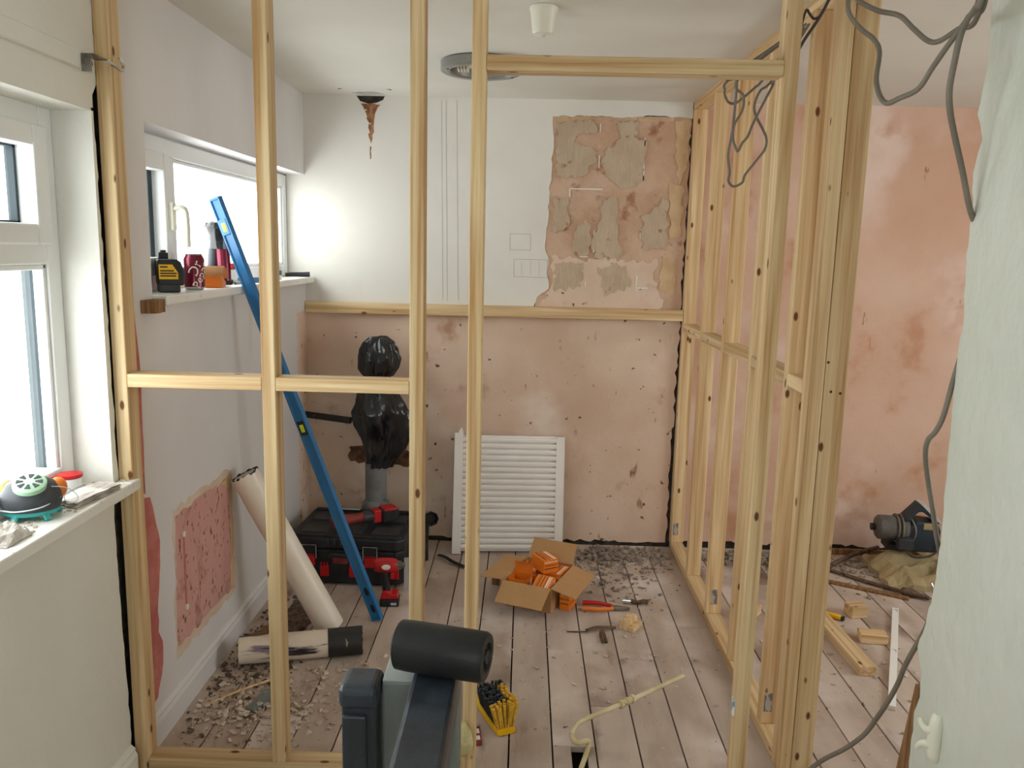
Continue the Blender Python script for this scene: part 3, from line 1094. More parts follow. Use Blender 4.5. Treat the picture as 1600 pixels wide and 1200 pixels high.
wp = BM()
a, b = on_y(482, 648, 4.06), on_y(548, 657, 4.0)
tube(wp, [a + V(-.02, 0, .003), a, (a + b) / 2, b], .017, 14)
tag(obj('waste_pipe', wp, M['pipeblack'], None, smooth=True), 'thin dark waste pipe running from the left corner into the lower black bag', 'pipe')


def bag(name, label, centre, prof, seed, squash=.8, shift=None, folds=8):
    b = BM()

    def fn(p, a, i):
        z = p.z
        q = Vector((math.cos(a) * 1.6, math.sin(a) * 1.6, z * 6 + seed))
        q2 = Vector((math.cos(a) * 2.4, math.sin(a) * 2.4, z * 4 + seed * 2))
        q3 = Vector((math.cos(a) * 4.2, math.sin(a) * 4.2, z * 9 + seed * 3))
        r_ = .95 + .34 * noise.noise(q) + .20 * (1 - 2.4 * abs(noise.noise(q2))) + .07 * (1 - 2.4 * abs(noise.noise(q3)))
        s0 = shift(z) if shift else 0
        return V(p.x * r_ + s0, p.y * r_ * squash, z + .012 * noise.noise(q * 2.0))
    fine = []
    for (r0, z0), (r1, z1) in zip(prof, prof[1:]):
        for k in range(6):
            t_ = k / 6
            fine.append((r0 + (r1 - r0) * t_, z0 + (z1 - z0) * t_))
    fine.append(prof[-1])
    lathe(b, fine, 96, fn=fn)
    o = obj(name, b, M['binbag'], None, smooth=True, loc=centre)
    return tag(o, label, 'plastic bag')


bag('bin_bag', 'shiny black plastic bag tied over the top of the soil pipe', (-.712, 3.955, .882),
    [(.010, .0), (.058, .02), (.082, .06), (.090, .11), (.088, .15), (.072, .19), (.045, .212), (.004, .215)], 2.3, .75, folds=6)
bag('bin_bag', 'matt black plastic bag draped round the middle of the soil pipe', (-.715, 3.965, .44),
    [(.062, .0), (.066, .04), (.088, .09), (.108, .16), (.118, .22), (.125, .28), (.112, .34), (.088, .40), (.070, .43), (.03, .44)], 8.1, .7, lambda z: .02 * math.sin(z * 9), folds=7)

# ------------------------------------------------------------------ tool box and tools
tb = thing('tool_box', 'black wheeled tool box with red latches in the back left corner', 'tool box', loc=(-.775, 3.70, 0), rot=(0, 0, R(-3)))
w, d_, h = .262, .200, .235
bm = BM()
pts = [(-w, -d_ + .03), (-w + .03, -d_), (w - .03, -d_), (w, -d_ + .03), (w, d_), (-w, d_)]
prism(bm, [V(x, y, .012) for x, y in pts], (0, 0, .158))
obj('body', bm, M['black'], tb, bevel=.006)
bm = BM()
pts2 = [(x * 1.02, y * 1.02) for x, y in pts]
prism(bm, [V(x, y, .172) for x, y in pts2], (0, 0, .056))
lid = obj('lid', bm, M['black'], tb, bevel=.010)
for i in range(3):
    for j in range(2):
        bm = BM()
        cx, cy = -.165 + .165 * i, -.09 + .17 * j
        box(bm, (cx - .062, cy - .052, .226), (cx + .062, cy + .052, .233))
        obj('lid_pad', bm, M['dkgrey'], lid, bevel=.006)
for y in (-.183, .183):
    bm = BM()
    box(bm, (-.25, y - .012, .225), (.25, y + .012, .238))
    obj('lid_rail', bm, M['black'], lid, bevel=.004)
for x in (-.165, .115):
    bm = BM()
    box(bm, (x - .034, -d_ - .012, .128), (x + .034, -d_ - .001, .196))
    la = obj('latch', bm, M['black'], tb, bevel=.004)
    bm = BM()
    box(bm, (x - .026, -d_ - .017, .098), (x + .026, -d_ - .002, .142))
    for i in range(5):
        box(bm, (x - .026 + i * .011, -d_ - .016, .142), (x - .020 + i * .011, -d_ - .006, .152))
    obj('latch_tab', bm, M['red'], la, bevel=.002)
    bm = BM()
    tube(bm, [V(x - .032, -d_ - .013, .13), V(x - .032, -d_ - .013, .194), V(x + .032, -d_ - .013, .194), V(x + .032, -d_ - .013, .13)], .0016, 6, smooth=False)
    obj('latch_wire', bm, M['lightgrey'], la)
for x in (-.098, .035, .225):
    bm = BM()
    box(bm, (x - .020, -d_ - .010, .045), (x + .020, -d_ + .002, .095))
    for i in range(3):
        box(bm, (x - .018 + i * .014, -d_ - .009, .095), (x - .010 + i * .014, -d_ - .002, .112))
    obj('foot_cleat', bm, M['red'], tb, bevel=.003)
bm = BM()
tube(bm, [V(-.07, -d_, .155), V(-.065, -d_ - .03, .158), V(.0, -d_ - .034, .158), V(.015, -d_ - .03, .158), V(.02, -d_, .155)], .011, 10)
obj('carry_handle', bm, M['black'], tb, smooth=True)
bm = BM()
box(bm, (-.06, -d_ - .004, .105), (.01, -d_ + .001, .135))
obj('badge', bm, M['dustred'], tb, bevel=.002)
for x in (-.08, -.05, -.02):
    bm = BM()
    box(bm, (x - .004, -d_ - .009, .195), (x + .004, -d_ - .001, .222))
    obj('hinge_rib', bm, M['dkgrey'], tb)
bm = BM()
box(bm, (-.145, .165, .2385), (-.03, .180, .241))
obj('label_strip', bm, M['lightgrey'], tb)

# cordless multi-tool lying on the lid
mt = thing('cordless_tool', 'red and black cordless tool lying on top of the black tool box', 'power tool', mtx=axes((-.835, 3.575, .282), (0, 0, 1), V(.245, .155, 0.0)))
bm = BM()
lathe(bm, [(.004, -.035), (.022, -.03), (.030, -.01), (.030, .03), (.024, .05), (.022, .10), (.024, .12), (.004, .122)], 18)
obj('gear_head', bm, M['dustred'], mt, smooth=True)
bm = BM()
lathe(bm, [(.020, .118), (.027, .12), (.028, .19), (.024, .195)], 18)
obj('grip', bm, M['dkgrey'], mt, smooth=True)
bm = BM()
box(bm, (-.030, -.028, .165), (.030, .028, .205))
obj('red_collar', bm, M['red'], mt, bevel=.006)
bm = BM()
box(bm, (-.024, -.029, .172), (.010, -.020, .196))
obj('switch', bm, M['black'], mt, bevel=.003)
bm = BM()
box(bm, (-.034, -.036, .205), (.030, .036, .29))
bt_ = obj('battery', bm, M['black'], mt, bevel=.008)
bm = BM()
box(bm, (.022, -.037, .215), (.034, .037, .282))
obj('battery_cap', bm, M['red'], bt_, bevel=.004)

# cordless impact driver standing on its battery
dr = thing('impact_driver', 'red cordless impact driver standing on its battery before the tool box', 'power tool', loc=(-.556, 3.325, 0), rot=(0, 0, R(4)))
bm = BM()
box(bm, (-.040, -.036, .0), (.042, .036, .034))
bt_ = obj('battery', bm, M['black'], dr, bevel=.006)
bm = BM()
prism(bm, [V(x, -.033, z) for x, z in ((-.038, .034), (.040, .034), (.036, .056), (.010, .058), (-.010, .072), (-.030, .070))], (0, .066, 0))
obj('battery_cap', bm, M['red'], bt_, bevel=.004)
bm = BM()
box(bm, (.008, -.0372, .010), (.032, -.0360, .020))
obj('battery_print', bm, M['lightgrey'], bt_)
bm = BM()
tube(bm, [V(-.012, 0, .05), V(-.018, 0, .10), V(-.024, 0, .155)], lambda q: .021, 16, flat=.85)
obj('grip', bm, M['black'], dr, smooth=True)
bm = BM()
box(bm, (.004, -.009, .118), (.018, .009, .145))
obj('trigger', bm, M['red'], dr, bevel=.004)
hm = axes((0, 0, .178), (0, 0, 1), (1, 0, 0))
bm = BM()
lathe(bm, [(.010, -.068), (.026, -.062), (.032, -.045), (.032, .005), (.027, .028), (.022, .034), (.004, .035)], 22, mtx=hm)
hd = obj('motor_housing', bm, M['red'], dr, smooth=True)
bm = BM()
ball(bm, (-.012, -.0315, .180), .016, (1.2, .15, .75))
obj('logo_patch', bm, M['printwhite'], hd, smooth=True)
bm = BM()
lathe(bm, [(.020, .034), (.019, .05), (.012, .054), (.010, .066), (.003, .067)], 18, mtx=hm)
obj('chuck', bm, M['steel'], dr, smooth=True)

bm = BM()
box(bm, (-.010, -.002, 0), (.010, .002, .150))
o = obj('aluminium_strip', bm, M['alu'], None, loc=(-.505, 3.47, .0), rot=(R(-8), 0, R(5)))
tag(o, 'short aluminium strip propped upright beside the red impact driver', 'metal strip')

nz_ = thing('hose_nozzle', 'black hose with flared nozzle standing at right side of the tool box', 'hose', loc=(-.435, 3.80, 0))
bm = BM()
tube(bm, [V(-.03, .03, .004), V(-.03, .03, .12), V(-.02, .02, .21), V(.0, -.01, .24)], .018, 14)
obj('hose', bm, M['black'], nz_, smooth=True)
bm = BM()
lathe(bm, [(.018, 0), (.034, .018), (.037, .04), (.034, .045), (.024, .03), (.02, .02)], 8, mtx=axes((0.0, -.005, .238), (1, 0, 0), V(.25, -1, .1)))
obj('nozzle', bm, M['black'], nz_)

# ------------------------------------------------------------------ radiator
ra = V(-.343, 3.945, .0)
rb = V(.222, 4.010, .0)
xa = (rb - ra)
Wd = xa.length
H_ = .615
up = V(0.0, .105, .600).normalized()
yv = up.cross(xa).normalized()
rd = thing('panel_radiator', 'white ribbed panel radiator leaning against the back wall', 'radiator', mtx=axes(ra, xa, up))
bm = BM()
prof = [(-.012, .012)]
n = 19
for i in range(n):
    z = .02 + (H_ - .04) * i / n
    dz = (H_ - .04) / n
    prof += [(-.014, z), (-.014, z + dz * .10), (-.032, z + dz * .26), (-.0335, z + dz * .62), (-.030, z + dz * .92), (-.014, z + dz * .98)]
prof += [(-.016, H_ - .02), (-.012, H_ - .012), (.0, H_ - .012), (.0, .012)]
# local y of the radiator frame points to the wall side when y = z x x
prism(bm, [V(.045, a, b) for a, b in prof], (Wd - .09, 0, 0))
obj('ribbed_panel', bm, M['rad'], rd)
for x0, x1 in ((.0, .045), (Wd - .045, Wd)):
    bm = BM()
    box(bm, (x0, -.034, .0), (x1, -.026, H_ - (.0 if x0 == 0 else .012)))
    box(bm, (x0 if x0 == 0 else x1 - .004, -.034, .0), (x0 + .004 if x0 == 0 else x1, .0, H_ - .01))
    obj('side_flange', bm, M['rad'], rd, bevel=.003)
bm = BM()
box(bm, (.022, -.026, H_ - .004), (.044, -.008, H_ + .014))
cyl(bm, V(.033, -.017, H_ + .014), V(.033, -.017, H_ + .024), .006, n=10)
obj('bleed_valve', bm, M['rad'], rd, bevel=.002)

# ------------------------------------------------------------------ carton of screw boxes
CX = V(.093, 3.452, 0)
CR = R(-22)
ct = thing('cardboard_carton', 'open brown cardboard carton with its four flaps spread out', 'carton', loc=CX, rot=(0, 0, CR))
w, d_, h, t = .115, .150, .112, .0035
bm = BM()
box(bm, (-w, -d_, 0), (w, d_, t))
obj('base', bm, M['card'], ct)
for a, b in (((-w, -d_, t), (w, -d_ + t, h)), ((-w, d_ - t, t), (w, d_, h)), ((-w, -d_ + t, t), (-w + t, d_ - t, h)), ((w - t, -d_ + t, t), (w, d_ - t, h))):
    bm = BM()
    box(bm, a, b)
    obj('side_wall', bm, M['card'], ct)


def flap(hinge, along, out, ang, length, inset=.004):
    hinge, along, out = Vector(hinge), Vector(along), Vector(out)
    e = out * math.cos(R(ang)) + V(0, 0, 1) * math.sin(R(ang))
    n_ = along.normalized().cross(e).normalized() * .003
    al = along.normalized() * inset
    bm = BM()
    prism(bm, [hinge - along + al, hinge + along - al, hinge + along - al * 2 + e * length, hinge - along + al * 2 + e * length], n_)
    obj('flap', bm, M['card'], ct)


flap((0, -d_, h), (w, 0, 0), (0, -1, 0), -32, .112)
flap((w, 0, h), (0, d_, 0), (1, 0, 0), -14, .112)
flap((-w, 0, h), (0, d_, 0), (-1, 0, 0), -4, .108)
flap((0, d_, h), (w, 0, 0), (0, 1, 0), 48, .100)


def screw_box(label, mtx, size=(.072, .108, .070), opened=False, lying=False):
    w_, d__, h_ = size
    o = thing('screw_box', label, 'box', mtx=mtx, group='orange boxes of screws')
    bm = BM()
    if opened:
        tt = .0015
        box(bm, (-w_ / 2, -d__ / 2, 0), (w_ / 2, d__ / 2, tt))
        for a, b in (((-w_ / 2, -d__ / 2), (w_ / 2, -d__ / 2 + tt)), ((-w_ / 2, d__ / 2 - tt), (w_ / 2, d__ / 2)), ((-w_ / 2, -d__ / 2), (-w_ / 2 + tt, d__ / 2)), ((w_ / 2 - tt, -d__ / 2), (w_ / 2, d__ / 2))):
            box(bm, (*a, tt), (*b, h_))
    else:
        box(bm, (-w_ / 2, -d__ / 2, 0), (w_ / 2, d__ / 2, h_))
    obj('carton_body', bm, M['orange'], o, bevel=0 if opened else .001)
    if opened:
        bm = BM()
        prism(bm, [V(-w_ / 2, d__ / 2, h_), V(w_ / 2, d__ / 2, h_), V(w_ / 2, d__ / 2 + .006, h_ + .045), V(-w_ / 2, d__ / 2 + .006, h_ + .045)], (0, .0012, 0))
        prism(bm, [V(-w_ / 2, d__ / 2 + .006, h_ + .045), V(w_ / 2, d__ / 2 + .006, h_ + .045), V(w_ / 2, d__ / 2 - .01, h_ + .052), V(-w_ / 2, d__ / 2 - .01, h_ + .052)], (0, 0, .0012))
        obj('lid_flap', bm, M['orange'], o)
        bm = BM()
        box(bm, (-w_ / 2 + .0016, -d__ / 2 + .0016, .04), (w_ / 2 - .0016, d__ / 2 - .0016, .042))
        obj('inner_card', bm, M['carddk'], o)
    else:
        # print on the top: a run of stripes and the name
        for x, ww, m in ((-.006, .0035, 'print'), (.009, .0022, 'print'), (.017, .006, 'printwhite'), (.027, .0035, 'printwhite')):
            bm = BM()
            box(bm, (x, -d__ / 2 + .004, h_), (x + ww, d__ / 2 - .004, h_ + .0004))
            obj('printed_stripe', bm, M[m], o)
        tm = Matrix.Translation(V(-.020, 0, h_ + .0004)) @ Matrix.Rotation(R(90), 4, 'Z')
        obj('lettering', text_bm('TURBOGOLD', .0175, mtx=tm), M['print'], o)
    # front and right sides
    tm = Matrix.Translation(V(0, -d__ / 2 - .0004, h_ * .58)) @ Matrix.Rotation(R(90), 4, 'X')
    obj('lettering', text_bm('TURBOGOLD', .0105, mtx=tm), M['print'], o)
    for z, hh, m in ((h_ * .32, .004, 'print'), (h_ * .80, .003, 'printwhite')):
        bm = BM()
        box(bm, (-w_ / 2 + .004, -d__ / 2 - .0004, z), (w_ / 2 - .004, -d__ / 2, z + hh))
        box(bm, (w_ / 2, -d__ / 2 + .004, z), (w_ / 2 + .0004, d__ / 2 - .004, z + hh))
        obj('printed_stripe', bm, M[m], o)
    bm = BM()
    box(bm, (w_ / 2, .005, h_ * .52), (w_ / 2 + .0005, d__ / 2 - .01, h_ * .78))
    obj('paper_label', bm, M['printwhite'], o)
    return o


CM = Matrix.Translation(CX) @ Matrix.Rotation(CR, 4, 'Z')


def inbox(x, y, z, rx=0, ry=0, rz=0):
    return CM @ Matrix.Translation(V(x, y, z)) @ Euler((R(rx), R(ry), R(rz))).to_matrix().to_4x4()


screw_box('emptied orange screw box with open lid at the left of the carton', inbox(-.066, -.055, .006, rz=2), size=(.085, .085, .098), opened=True)
screw_box('orange screw box tilted at the front right of the carton', inbox(.056, -.072, .046, 28, 0, -5), size=(.082, .110, .062))
screw_box('orange screw box with white printed edge behind the opened one', inbox(-.062, .065, .004, rz=4), size=(.078, .118, .104))
screw_box('orange screw box at the back right inside the carton', inbox(.060, .078, .004, rz=-3), size=(.080, .110, .104))
screw_box('orange screw box sitting on top of the others in the carton', inbox(.008, .055, .109, 0, 0, 52), size=(.075, .105, .062))
screw_box('orange screw box standing under the right flap beside the carton', Matrix.Translation(V(.222, 3.352, 0)) @ Matrix.Rotation(R(-24), 4, 'Z'), size=(.045, .090, .085))

# ------------------------------------------------------------------ small tools on the floor
pk = thing('pliers', 'insulated pliers with red and orange handles on the floorboards', 'pliers', loc=(.285, 3.335, 0), rot=(0, 0, R(-4)))
bm = BM()
tube(bm, [V(.0, .030, .014), V(.06, .034, .014), V(.11, .022, .013), V(.135, .008, .012)], lambda t: .010 - .003 * t, 10)
obj('handle', bm, M['red'], pk, smooth=True)
bm = BM()
tube(bm, [V(.0, -.028, .014), V(.06, -.030, .014), V(.11, -.018, .013), V(.135, -.004, .012)], lambda t: .010 - .003 * t, 10)
o = obj('handle', bm, M['handleorange'], pk, smooth=True)
o['label'] = 'orange handle'
bm = BM()
prism(bm, [V(x, y, .004) for x, y in ((.125, .014), (.150, .016), (.205, .004), (.205, -.002), (.150, -.012), (.125, -.010))], (0, 0, .014))
obj('jaws', bm, M['steel'], pk, bevel=.002)

oc = BM()
prism(oc, [V(x, y, 0) for x, y in ((0, 0), (.063, .0), (.063, .085), (0, .085))], (0, 0, .020))
prism(oc, [V(x, y, .0195) for x, y in ((0, .0), (.034, .0), (.040, .085), (0, .085))], (0, 0, .022))
o = obj('wood_offcut', oc, M['pine'], None, loc=(.425, 3.150, 0), rot=(0, 0, R(-34)), bevel=.001)
tag(o, 'stepped pine offcut lying beside the pliers', 'offcut')

tp = thing('tap_valve', 'chromed tap fitting on the floorboards behind the pine offcut', 'tap', loc=(.468, 3.40, 0), rot=(0, 0, R(-8)))
bm = BM()
cyl(bm, V(0, 0, .014), V(.035, 0, .014), .013, n=16)
cyl(bm, V(.018, 0, .014), V(.018, 0, .034), .009, n=12)
obj('valve_body', bm, M['chrome'], tp, smooth=True)
bm = BM()
tube(bm, [V(.035, 0, .014), V(.065, -.006, .012), V(.092, .004, .016), V(.11, .002, .010)], .009, 10)
obj('tail', bm, M['rusty'], tp, smooth=True)

br = thing('pipe_bracket', 'rusty two pronged pipe bracket with a long spike on the boards', 'bracket', loc=(.205, 3.105, 0), rot=(0, 0, R(8)))
bm = BM()
tube(bm, [V(0, .0, .004), V(.07, -.012, .006), V(.09, -.005, .008)], .0028, 8)
obj('spike', bm, M['rusty'], br, smooth=True)
bm = BM()
tube(bm, [V(.08, -.005, .008), V(.13, .012, .012), V(.205, .006, .010)], .008, 8, flat=.6)
obj('bar', bm, M['rusty'], br, smooth=True)
for x in (.135, .150):
    bm = BM()
    tube(bm, [V(.145, .005, .012), V(x - .005, -.05, .008), V(x - .01, -.105, .004)], .006, 8, flat=.6)
    obj('prong', bm, M['rusty'], br, smooth=True)

cp = thing('copper_pipe', 'bent cream painted copper pipe with compression joint rising from the floor gap', 'pipe')
pts = [on_z(1068, 1056, .055), on_z(985, 1094, .058), on_z(940, 1113, .06), on_z(908, 1127, .06), on_z(896, 1140, .058), on_z(894, 1153, .05), on_z(903, 1161, .042), on_z(915, 1158, .035), on_z(920, 1163, .02), V(.205, 2.235, -.01), V(.180, 2.20, -.045)]
bm = BM()
tube(bm, pts, .0082, 12)
obj('tube', bm, M['cream'], cp, smooth=True)
jm = on_z(979, 1096, .058)
jd = (pts[0] - pts[1]).normalized()
bm = BM()
for a, b, r_ in ((-.034, -.022, .015), (-.022, .022, .0115), (.022, .034, .015), (-.005, .005, .0135)):
    cyl(bm, jm + jd * a, jm + jd * b, r_, n=8)
obj('compression_joint', bm, M['cream'], cp)
bm = BM()
cyl(bm, pts[0] + jd * .001, pts[0] + jd * .002, .0066, n=12)
obj('open_end', bm, M['cabledk'], cp)

# banister brush
bs_ = thing('hand_brush', 'yellow hand brush with dark and yellow bristles behind the doorway stud', 'brush', loc=(-.078, 2.505, 0), rot=(0, 0, R(24)))
bm = BM()
pb = smooth_path([V(.000, -.135, .012), V(-.004, -.06, .010), V(-.006, .05, .014), V(-.016, .11, .028), V(-.03, .20, .035)], 6)
wd = [.030, .034, .034, .032, .014, .010]
rings = []
for i, p in enumerate(pb):
    t_ = i / (len(pb) - 1)
    ww = .031 if t_ < .5 else .031 - (t_ - .5) * 2 * .018
    hh = .009
    rings.append([bm.verts.new(p + V(a * ww, 0, b * hh)) for a, b in ((-1, -.6), (-.6, -1), (.6, -1), (1, -.6), (1, .6), (.6, 1), (-.6, 1), (-1, .6))])
for a, b in zip(rings, rings[1:]):
    for j in range(8):
        bm.faces.new([a[j], a[(j + 1) % 8], b[(j + 1) % 8], b[j]])
bm.faces.new(list(reversed(rings[0])))
bm.faces.new(rings[-1])
obj('handle', bm, M['yellow'], bs_, smooth=True)
rb_ = random.Random(3)
bmY, bmD = BM(), BM()
for i in range(14):
    for j in range(7):
        y = -.125 + .155 * i / 13
        x = -.024 + .048 * j / 6
        lean = V((x) * .7 + rb_.uniform(-.006, .006), rb_.uniform(-.008, .008), .078 + rb_.uniform(-.006, .006))
        edge_ = i < 3 or j > 4 and i < 11
        cyl(bmY if edge_ else bmD, V(x, y, .018), V(x, y, .018) + lean, .0036, .0058, n=6)
stuff(obj('yellow_bristles', bmY, M['bristle'], bs_))
stuff(obj('dark_bristles', bmD, M['bristledk'], bs_))

pk = BM()
box(pk, (-.014, -.045, 0), (.014, .045, .012))
o = obj('packet', pk, M['dustred'], None, loc=(-.118, 2.365, 0), rot=(0, 0, R(8)), bevel=.003)
tag(o, 'small red and white packet on the floor below the hand brush', 'packet')
bm = BM()
box(bm, (-.009, -.03, .012), (.009, -.008, .0125))
box(bm, (-.009, .005, .012), (.009, .030, .0125))
obj('white_print', bm, M['printwhite'], o)

st = BM()
tube(st, [V(-.40, 3.885, .010), V(-.365, 3.84, .018), V(-.32, 3.79, .014), V(-.26, 3.745, .008)], .011, 8, flat=.5)
tag(obj('rubber_strip', st, M['black'], None, smooth=True), 'curved black rubber strip on the floor left of the radiator', 'strip')
bm = BM()
prism(bm, [V(x, y, z) for x, y, z in ((-.118, 3.56, 0), (-.085, 3.55, 0), (-.080, 3.54, .055), (-.122, 3.555, .06))], (0, .02, 0))
tag(obj('wood_wedge', bm, M['oldwood'], None), 'dark wooden wedge under the left flap of the carton', 'wedge')

sh = BM()
prism(sh, [V(-.895, 2.475, .004), V(-.865, 2.462, .004), V(-.792, 2.60, .010), V(-.815, 2.63, .012), V(-.870, 2.57, .010)], (0, 0, .006))
tag(obj('slate_shard', sh, M['shard'], None), 'flat grey glassy shard among the chips behind the second stud', 'shard')
sp_ = BM()
tube(sp_, [V(-1.03, 2.50, .006), V(-.95, 2.58, .012), V(-.87, 2.66, .008)], .006, 6, flat=.5)
tag(obj('wood_splinter', sp_, M['pine'], None), 'long pale wood splinter in the debris near the skirting', 'splinter')
for nm, lab, pts_, m in (('board_fragment', 'dark broken board fragment lying behind the paint splashed pipe', [(-.99, 3.05), (-.88, 3.00), (-.80, 3.18), (-.86, 3.36), (-.97, 3.30)], 'chipsdark'),
                         ('board_fragment', 'yellow brown splintered board piece at the foot of the leaning pipe', [(-1.07, 2.93), (-1.0, 2.90), (-.92, 3.02), (-.99, 3.10)], 'oldwood')):
    bm = BM()
    prism(bm, [V(p[0], p[1], .003) for p in ragged(pts_, .015, .03)], (0, 0, .012))
    tag(obj(nm, bm, M[m], None), lab, 'board')

# ------------------------------------------------------------------ stair rail in front of the partition
nw = thing('newel_post', 'grey green painted newel post with square top in front of the partition', 'newel post', loc=(-.1375, 1.17, 0))
bm = BM()
box(bm, (-.0625, -.046, 0), (.0510, .046, .895))
obj('shaft', bm, M['newel'], nw, bevel=.004)
bm = BM()
box(bm, (-.0615, -.045, .894), (.0500, .045, .8975))
obj('top_face', bm, M['newellit'], nw, bevel=.001)  # thin slab in the lightened paint, painted light on the newel top
hr = BM()
prism(hr, [V(a, 0, b) for a, b in ((-.155, .852), (-.086, .852), (-.086, .898), (-.0885, .9045), (-.094, .907), (-.147, .907), (-.1525, .9045), (-.155, .898))], (0, .95, 0))
o = obj('hand_rail', hr, M['blackwood'], None, loc=(0, .21, 0), bevel=.001)
tag(o, 'worn black handrail on the grey newel post under the black roll', 'handrail')
bp_ = thing('black_post', 'black painted post with rounded cap left of the grey newel post', 'post', loc=(-.230, 1.128, 0))
bm = BM()
box(bm, (-.026, -.028, 0), (.026, .03, .872))
obj('shaft', bm, M['blackwood'], bp_, bevel=.004)
bm = BM()
box(bm, (-.031, -.033, .862), (.029, .034, .900))
obj('cap', bm, M['blackwood'], bp_, bevel=.012, seg=4)
bm = BM()
box(bm, (-.024, -.036, 0), (.012, -.027, .856))
obj('facing_strip', bm, M['blackwood'], bp_, bevel=.003)

ea, eb = on_z(622, 1005, .9455), on_z(762, 1027, .9455)
rl = thing('sack_roll', 'black roll of refuse sacks lying across the handrail end', 'roll', mtx=axes(ea, (0, 0, 1), eb - ea))
Lr = (eb - ea).length
bm = BM()
prof = [(.010, -.002), (.030, .0), (.0365, .004), (.0375, .02), (.0375, Lr * .5), (.037, Lr - .006), (.034, Lr - .001), (.022, Lr), (.020, Lr - .006), (.012, Lr - .006), (.010, Lr), (.002, Lr - .002)]
lathe(bm, prof, 36, fn=lambda p, a, i: p * 1.0 if i > 9 else V(p.x * (1 + .02 * math.sin(3 * a)), p.y * (1 + .02 * math.sin(3 * a)), p.z))
obj('roll', bm, M['rollblack'], rl, smooth=True)
bm = BM()
prism(bm, [V(-.030, -.022, .012), V(-.028, -.022, Lr * .36), V(-.052, -.020, Lr * .27), V(-.056, -.019, .036)], (0, .002, 0))
obj('loose_sack_corner', bm, M['rollblack'], rl)


# ------------------------------------------------------------------ ceiling fittings and wall fixings
lf = thing('ceiling_light', 'round grey ring light fitting without cover on the ceiling', 'ceiling light', loc=(-.192, 3.35, CEIL))
bm = BM()
lathe(bm, [(.150, -.001), (.162, -.004), (.162, -.036), (.154, -.041), (.132, -.040), (.126, -.034), (.124, -.010), (.122, -.001)], 56)
obj('ring', bm, M['lampgrey'], lf, smooth=True)
bm = BM()
cyl(bm, V(0, 0, -.004), V(0, 0, -.001), .126, n=48)
obj('back_plate', bm, M['ceil'], lf)
bm = BM()
for i in range(4):
    box(bm, (-.095 + i * .012, -.03, -.034), (-.088 + i * .012, .03, -.004))
obj('lamp_holder', bm, M['lampin'], lf, bevel=.001)
for a in (.6, 3.6):
    bm = BM()
    cyl(bm, V(.143 * math.cos(a), .143 * math.sin(a), -.043), V(.143 * math.cos(a), .143 * math.sin(a), -.038), .004, n=10)
    obj('screw', bm, M['cabledk'], lf)

pc = thing('ceiling_rose', 'white cup shaped ceiling rose at the top edge of the picture', 'ceiling rose', loc=(.035, 2.60, CEIL))
bm = BM()
lathe(bm, [(.043, -.001), (.043, -.010), (.040, -.014), (.034, -.072), (.030, -.078), (.006, -.080)], 28)
obj('cup', bm, M['ivory'], pc, smooth=True)
bm = BM()
cyl(bm, V(0, 0, -.086), V(0, 0, -.079), .005, n=10)
obj('cord_hole', bm, M['lightgrey'], pc)

bm = BM()
prism(bm, [V(XL + a, .5, z) for a, z in ((0, 1.950), (.012, 1.952), (.014, 1.956), (.014, 1.992), (.012, 1.996), (0, 1.998))], (0, 1.625, 0))
cr = obj('trim_1', bm, M['near'], None, bevel=.001)
struct(cr)
cb = thing('curtain_bracket', 'small metal curtain rail bracket screwed by the top of the left stud', 'bracket', loc=(XL + .014, 2.095, 1.965))
bm = BM()
box(bm, (0, -.032, .018), (.030, .038, .021))
box(bm, (.0, -.034, -.022), (.026, -.031, .020))
obj('plate', bm, M['steel'], cb, bevel=.001)
bm = BM()
tube(bm, [V(.030, .034, .018), V(.045, .045, .006), V(.055, .062, .000), V(.050, .075, .016), V(.045, .070, .034)], .0045, 8)
obj('hook', bm, M['chrome'], cb, smooth=True)
bm = BM()
cyl(bm, V(.0, .005, .004), V(.006, .005, .004), .006, n=10)
obj('screw', bm, M['rusty'], cb)

cl = thing('cord_cleat', 'ivory plastic cord cleat screwed to the right hand wall', 'cleat', loc=(1.0, 1.765, .425))
bm = BM()
tube(bm, [V(-.004, .006, .058), V(-.009, .0, .035), V(-.010, 0, 0), V(-.009, 0, -.035), V(-.004, .004, -.058)], lambda t: .016 - .004 * (2 * t - 1) ** 4, 14, flat=.8)
obj('base', bm, M['ivory'], cl, smooth=True)
for s_ in (1, -1):
    bm = BM()
    tube(bm, [V(-.010, .002, .024 * s_), V(-.024, .008, .018 * s_), V(-.033, .018, .026 * s_), V(-.036, .024, .040 * s_)], lambda t: .012 - .006 * t, 10)
    obj('horn', bm, M['ivory'], cl, smooth=True)
bm = BM()
cyl(bm, V(-.016, .003, .040), V(-.012, .003, .040), .005, n=10)
obj('screw', bm, M['chrome'], cl)

# ------------------------------------------------------------------ cables
def Z4(pts, ox, oy, sc):
    return [(ox + x / sc, oy + y / sc) for x, y in pts]


def cable(label, pix, ya, yb, r=.006, m='cable', fn=None, tie=False, up=''):
    n_ = len(pix)
    pts = []
    for i, (x, y) in enumerate(pix):
        t_ = i / (n_ - 1)
        pts.append(on_y(x, y, fn(t_) if fn else ya + (yb - ya) * t_))
    if 'a' in up:
        pts = [V(pts[0].x, pts[0].y + .01, CEIL + .005)] + pts
    if 'b' in up:
        pts = pts + [V(pts[-1].x, pts[-1].y - .01, CEIL + .005)]
    if tie:
        pts = [V(.800, ya, 2.205)] + pts + [V(.802, yb, 2.20)]
    bm = BM()
    tube(bm, pts, r, 10, k=7)
    return tag(obj('electric_cable', bm, M[m], None, smooth=True), label, 'cable')


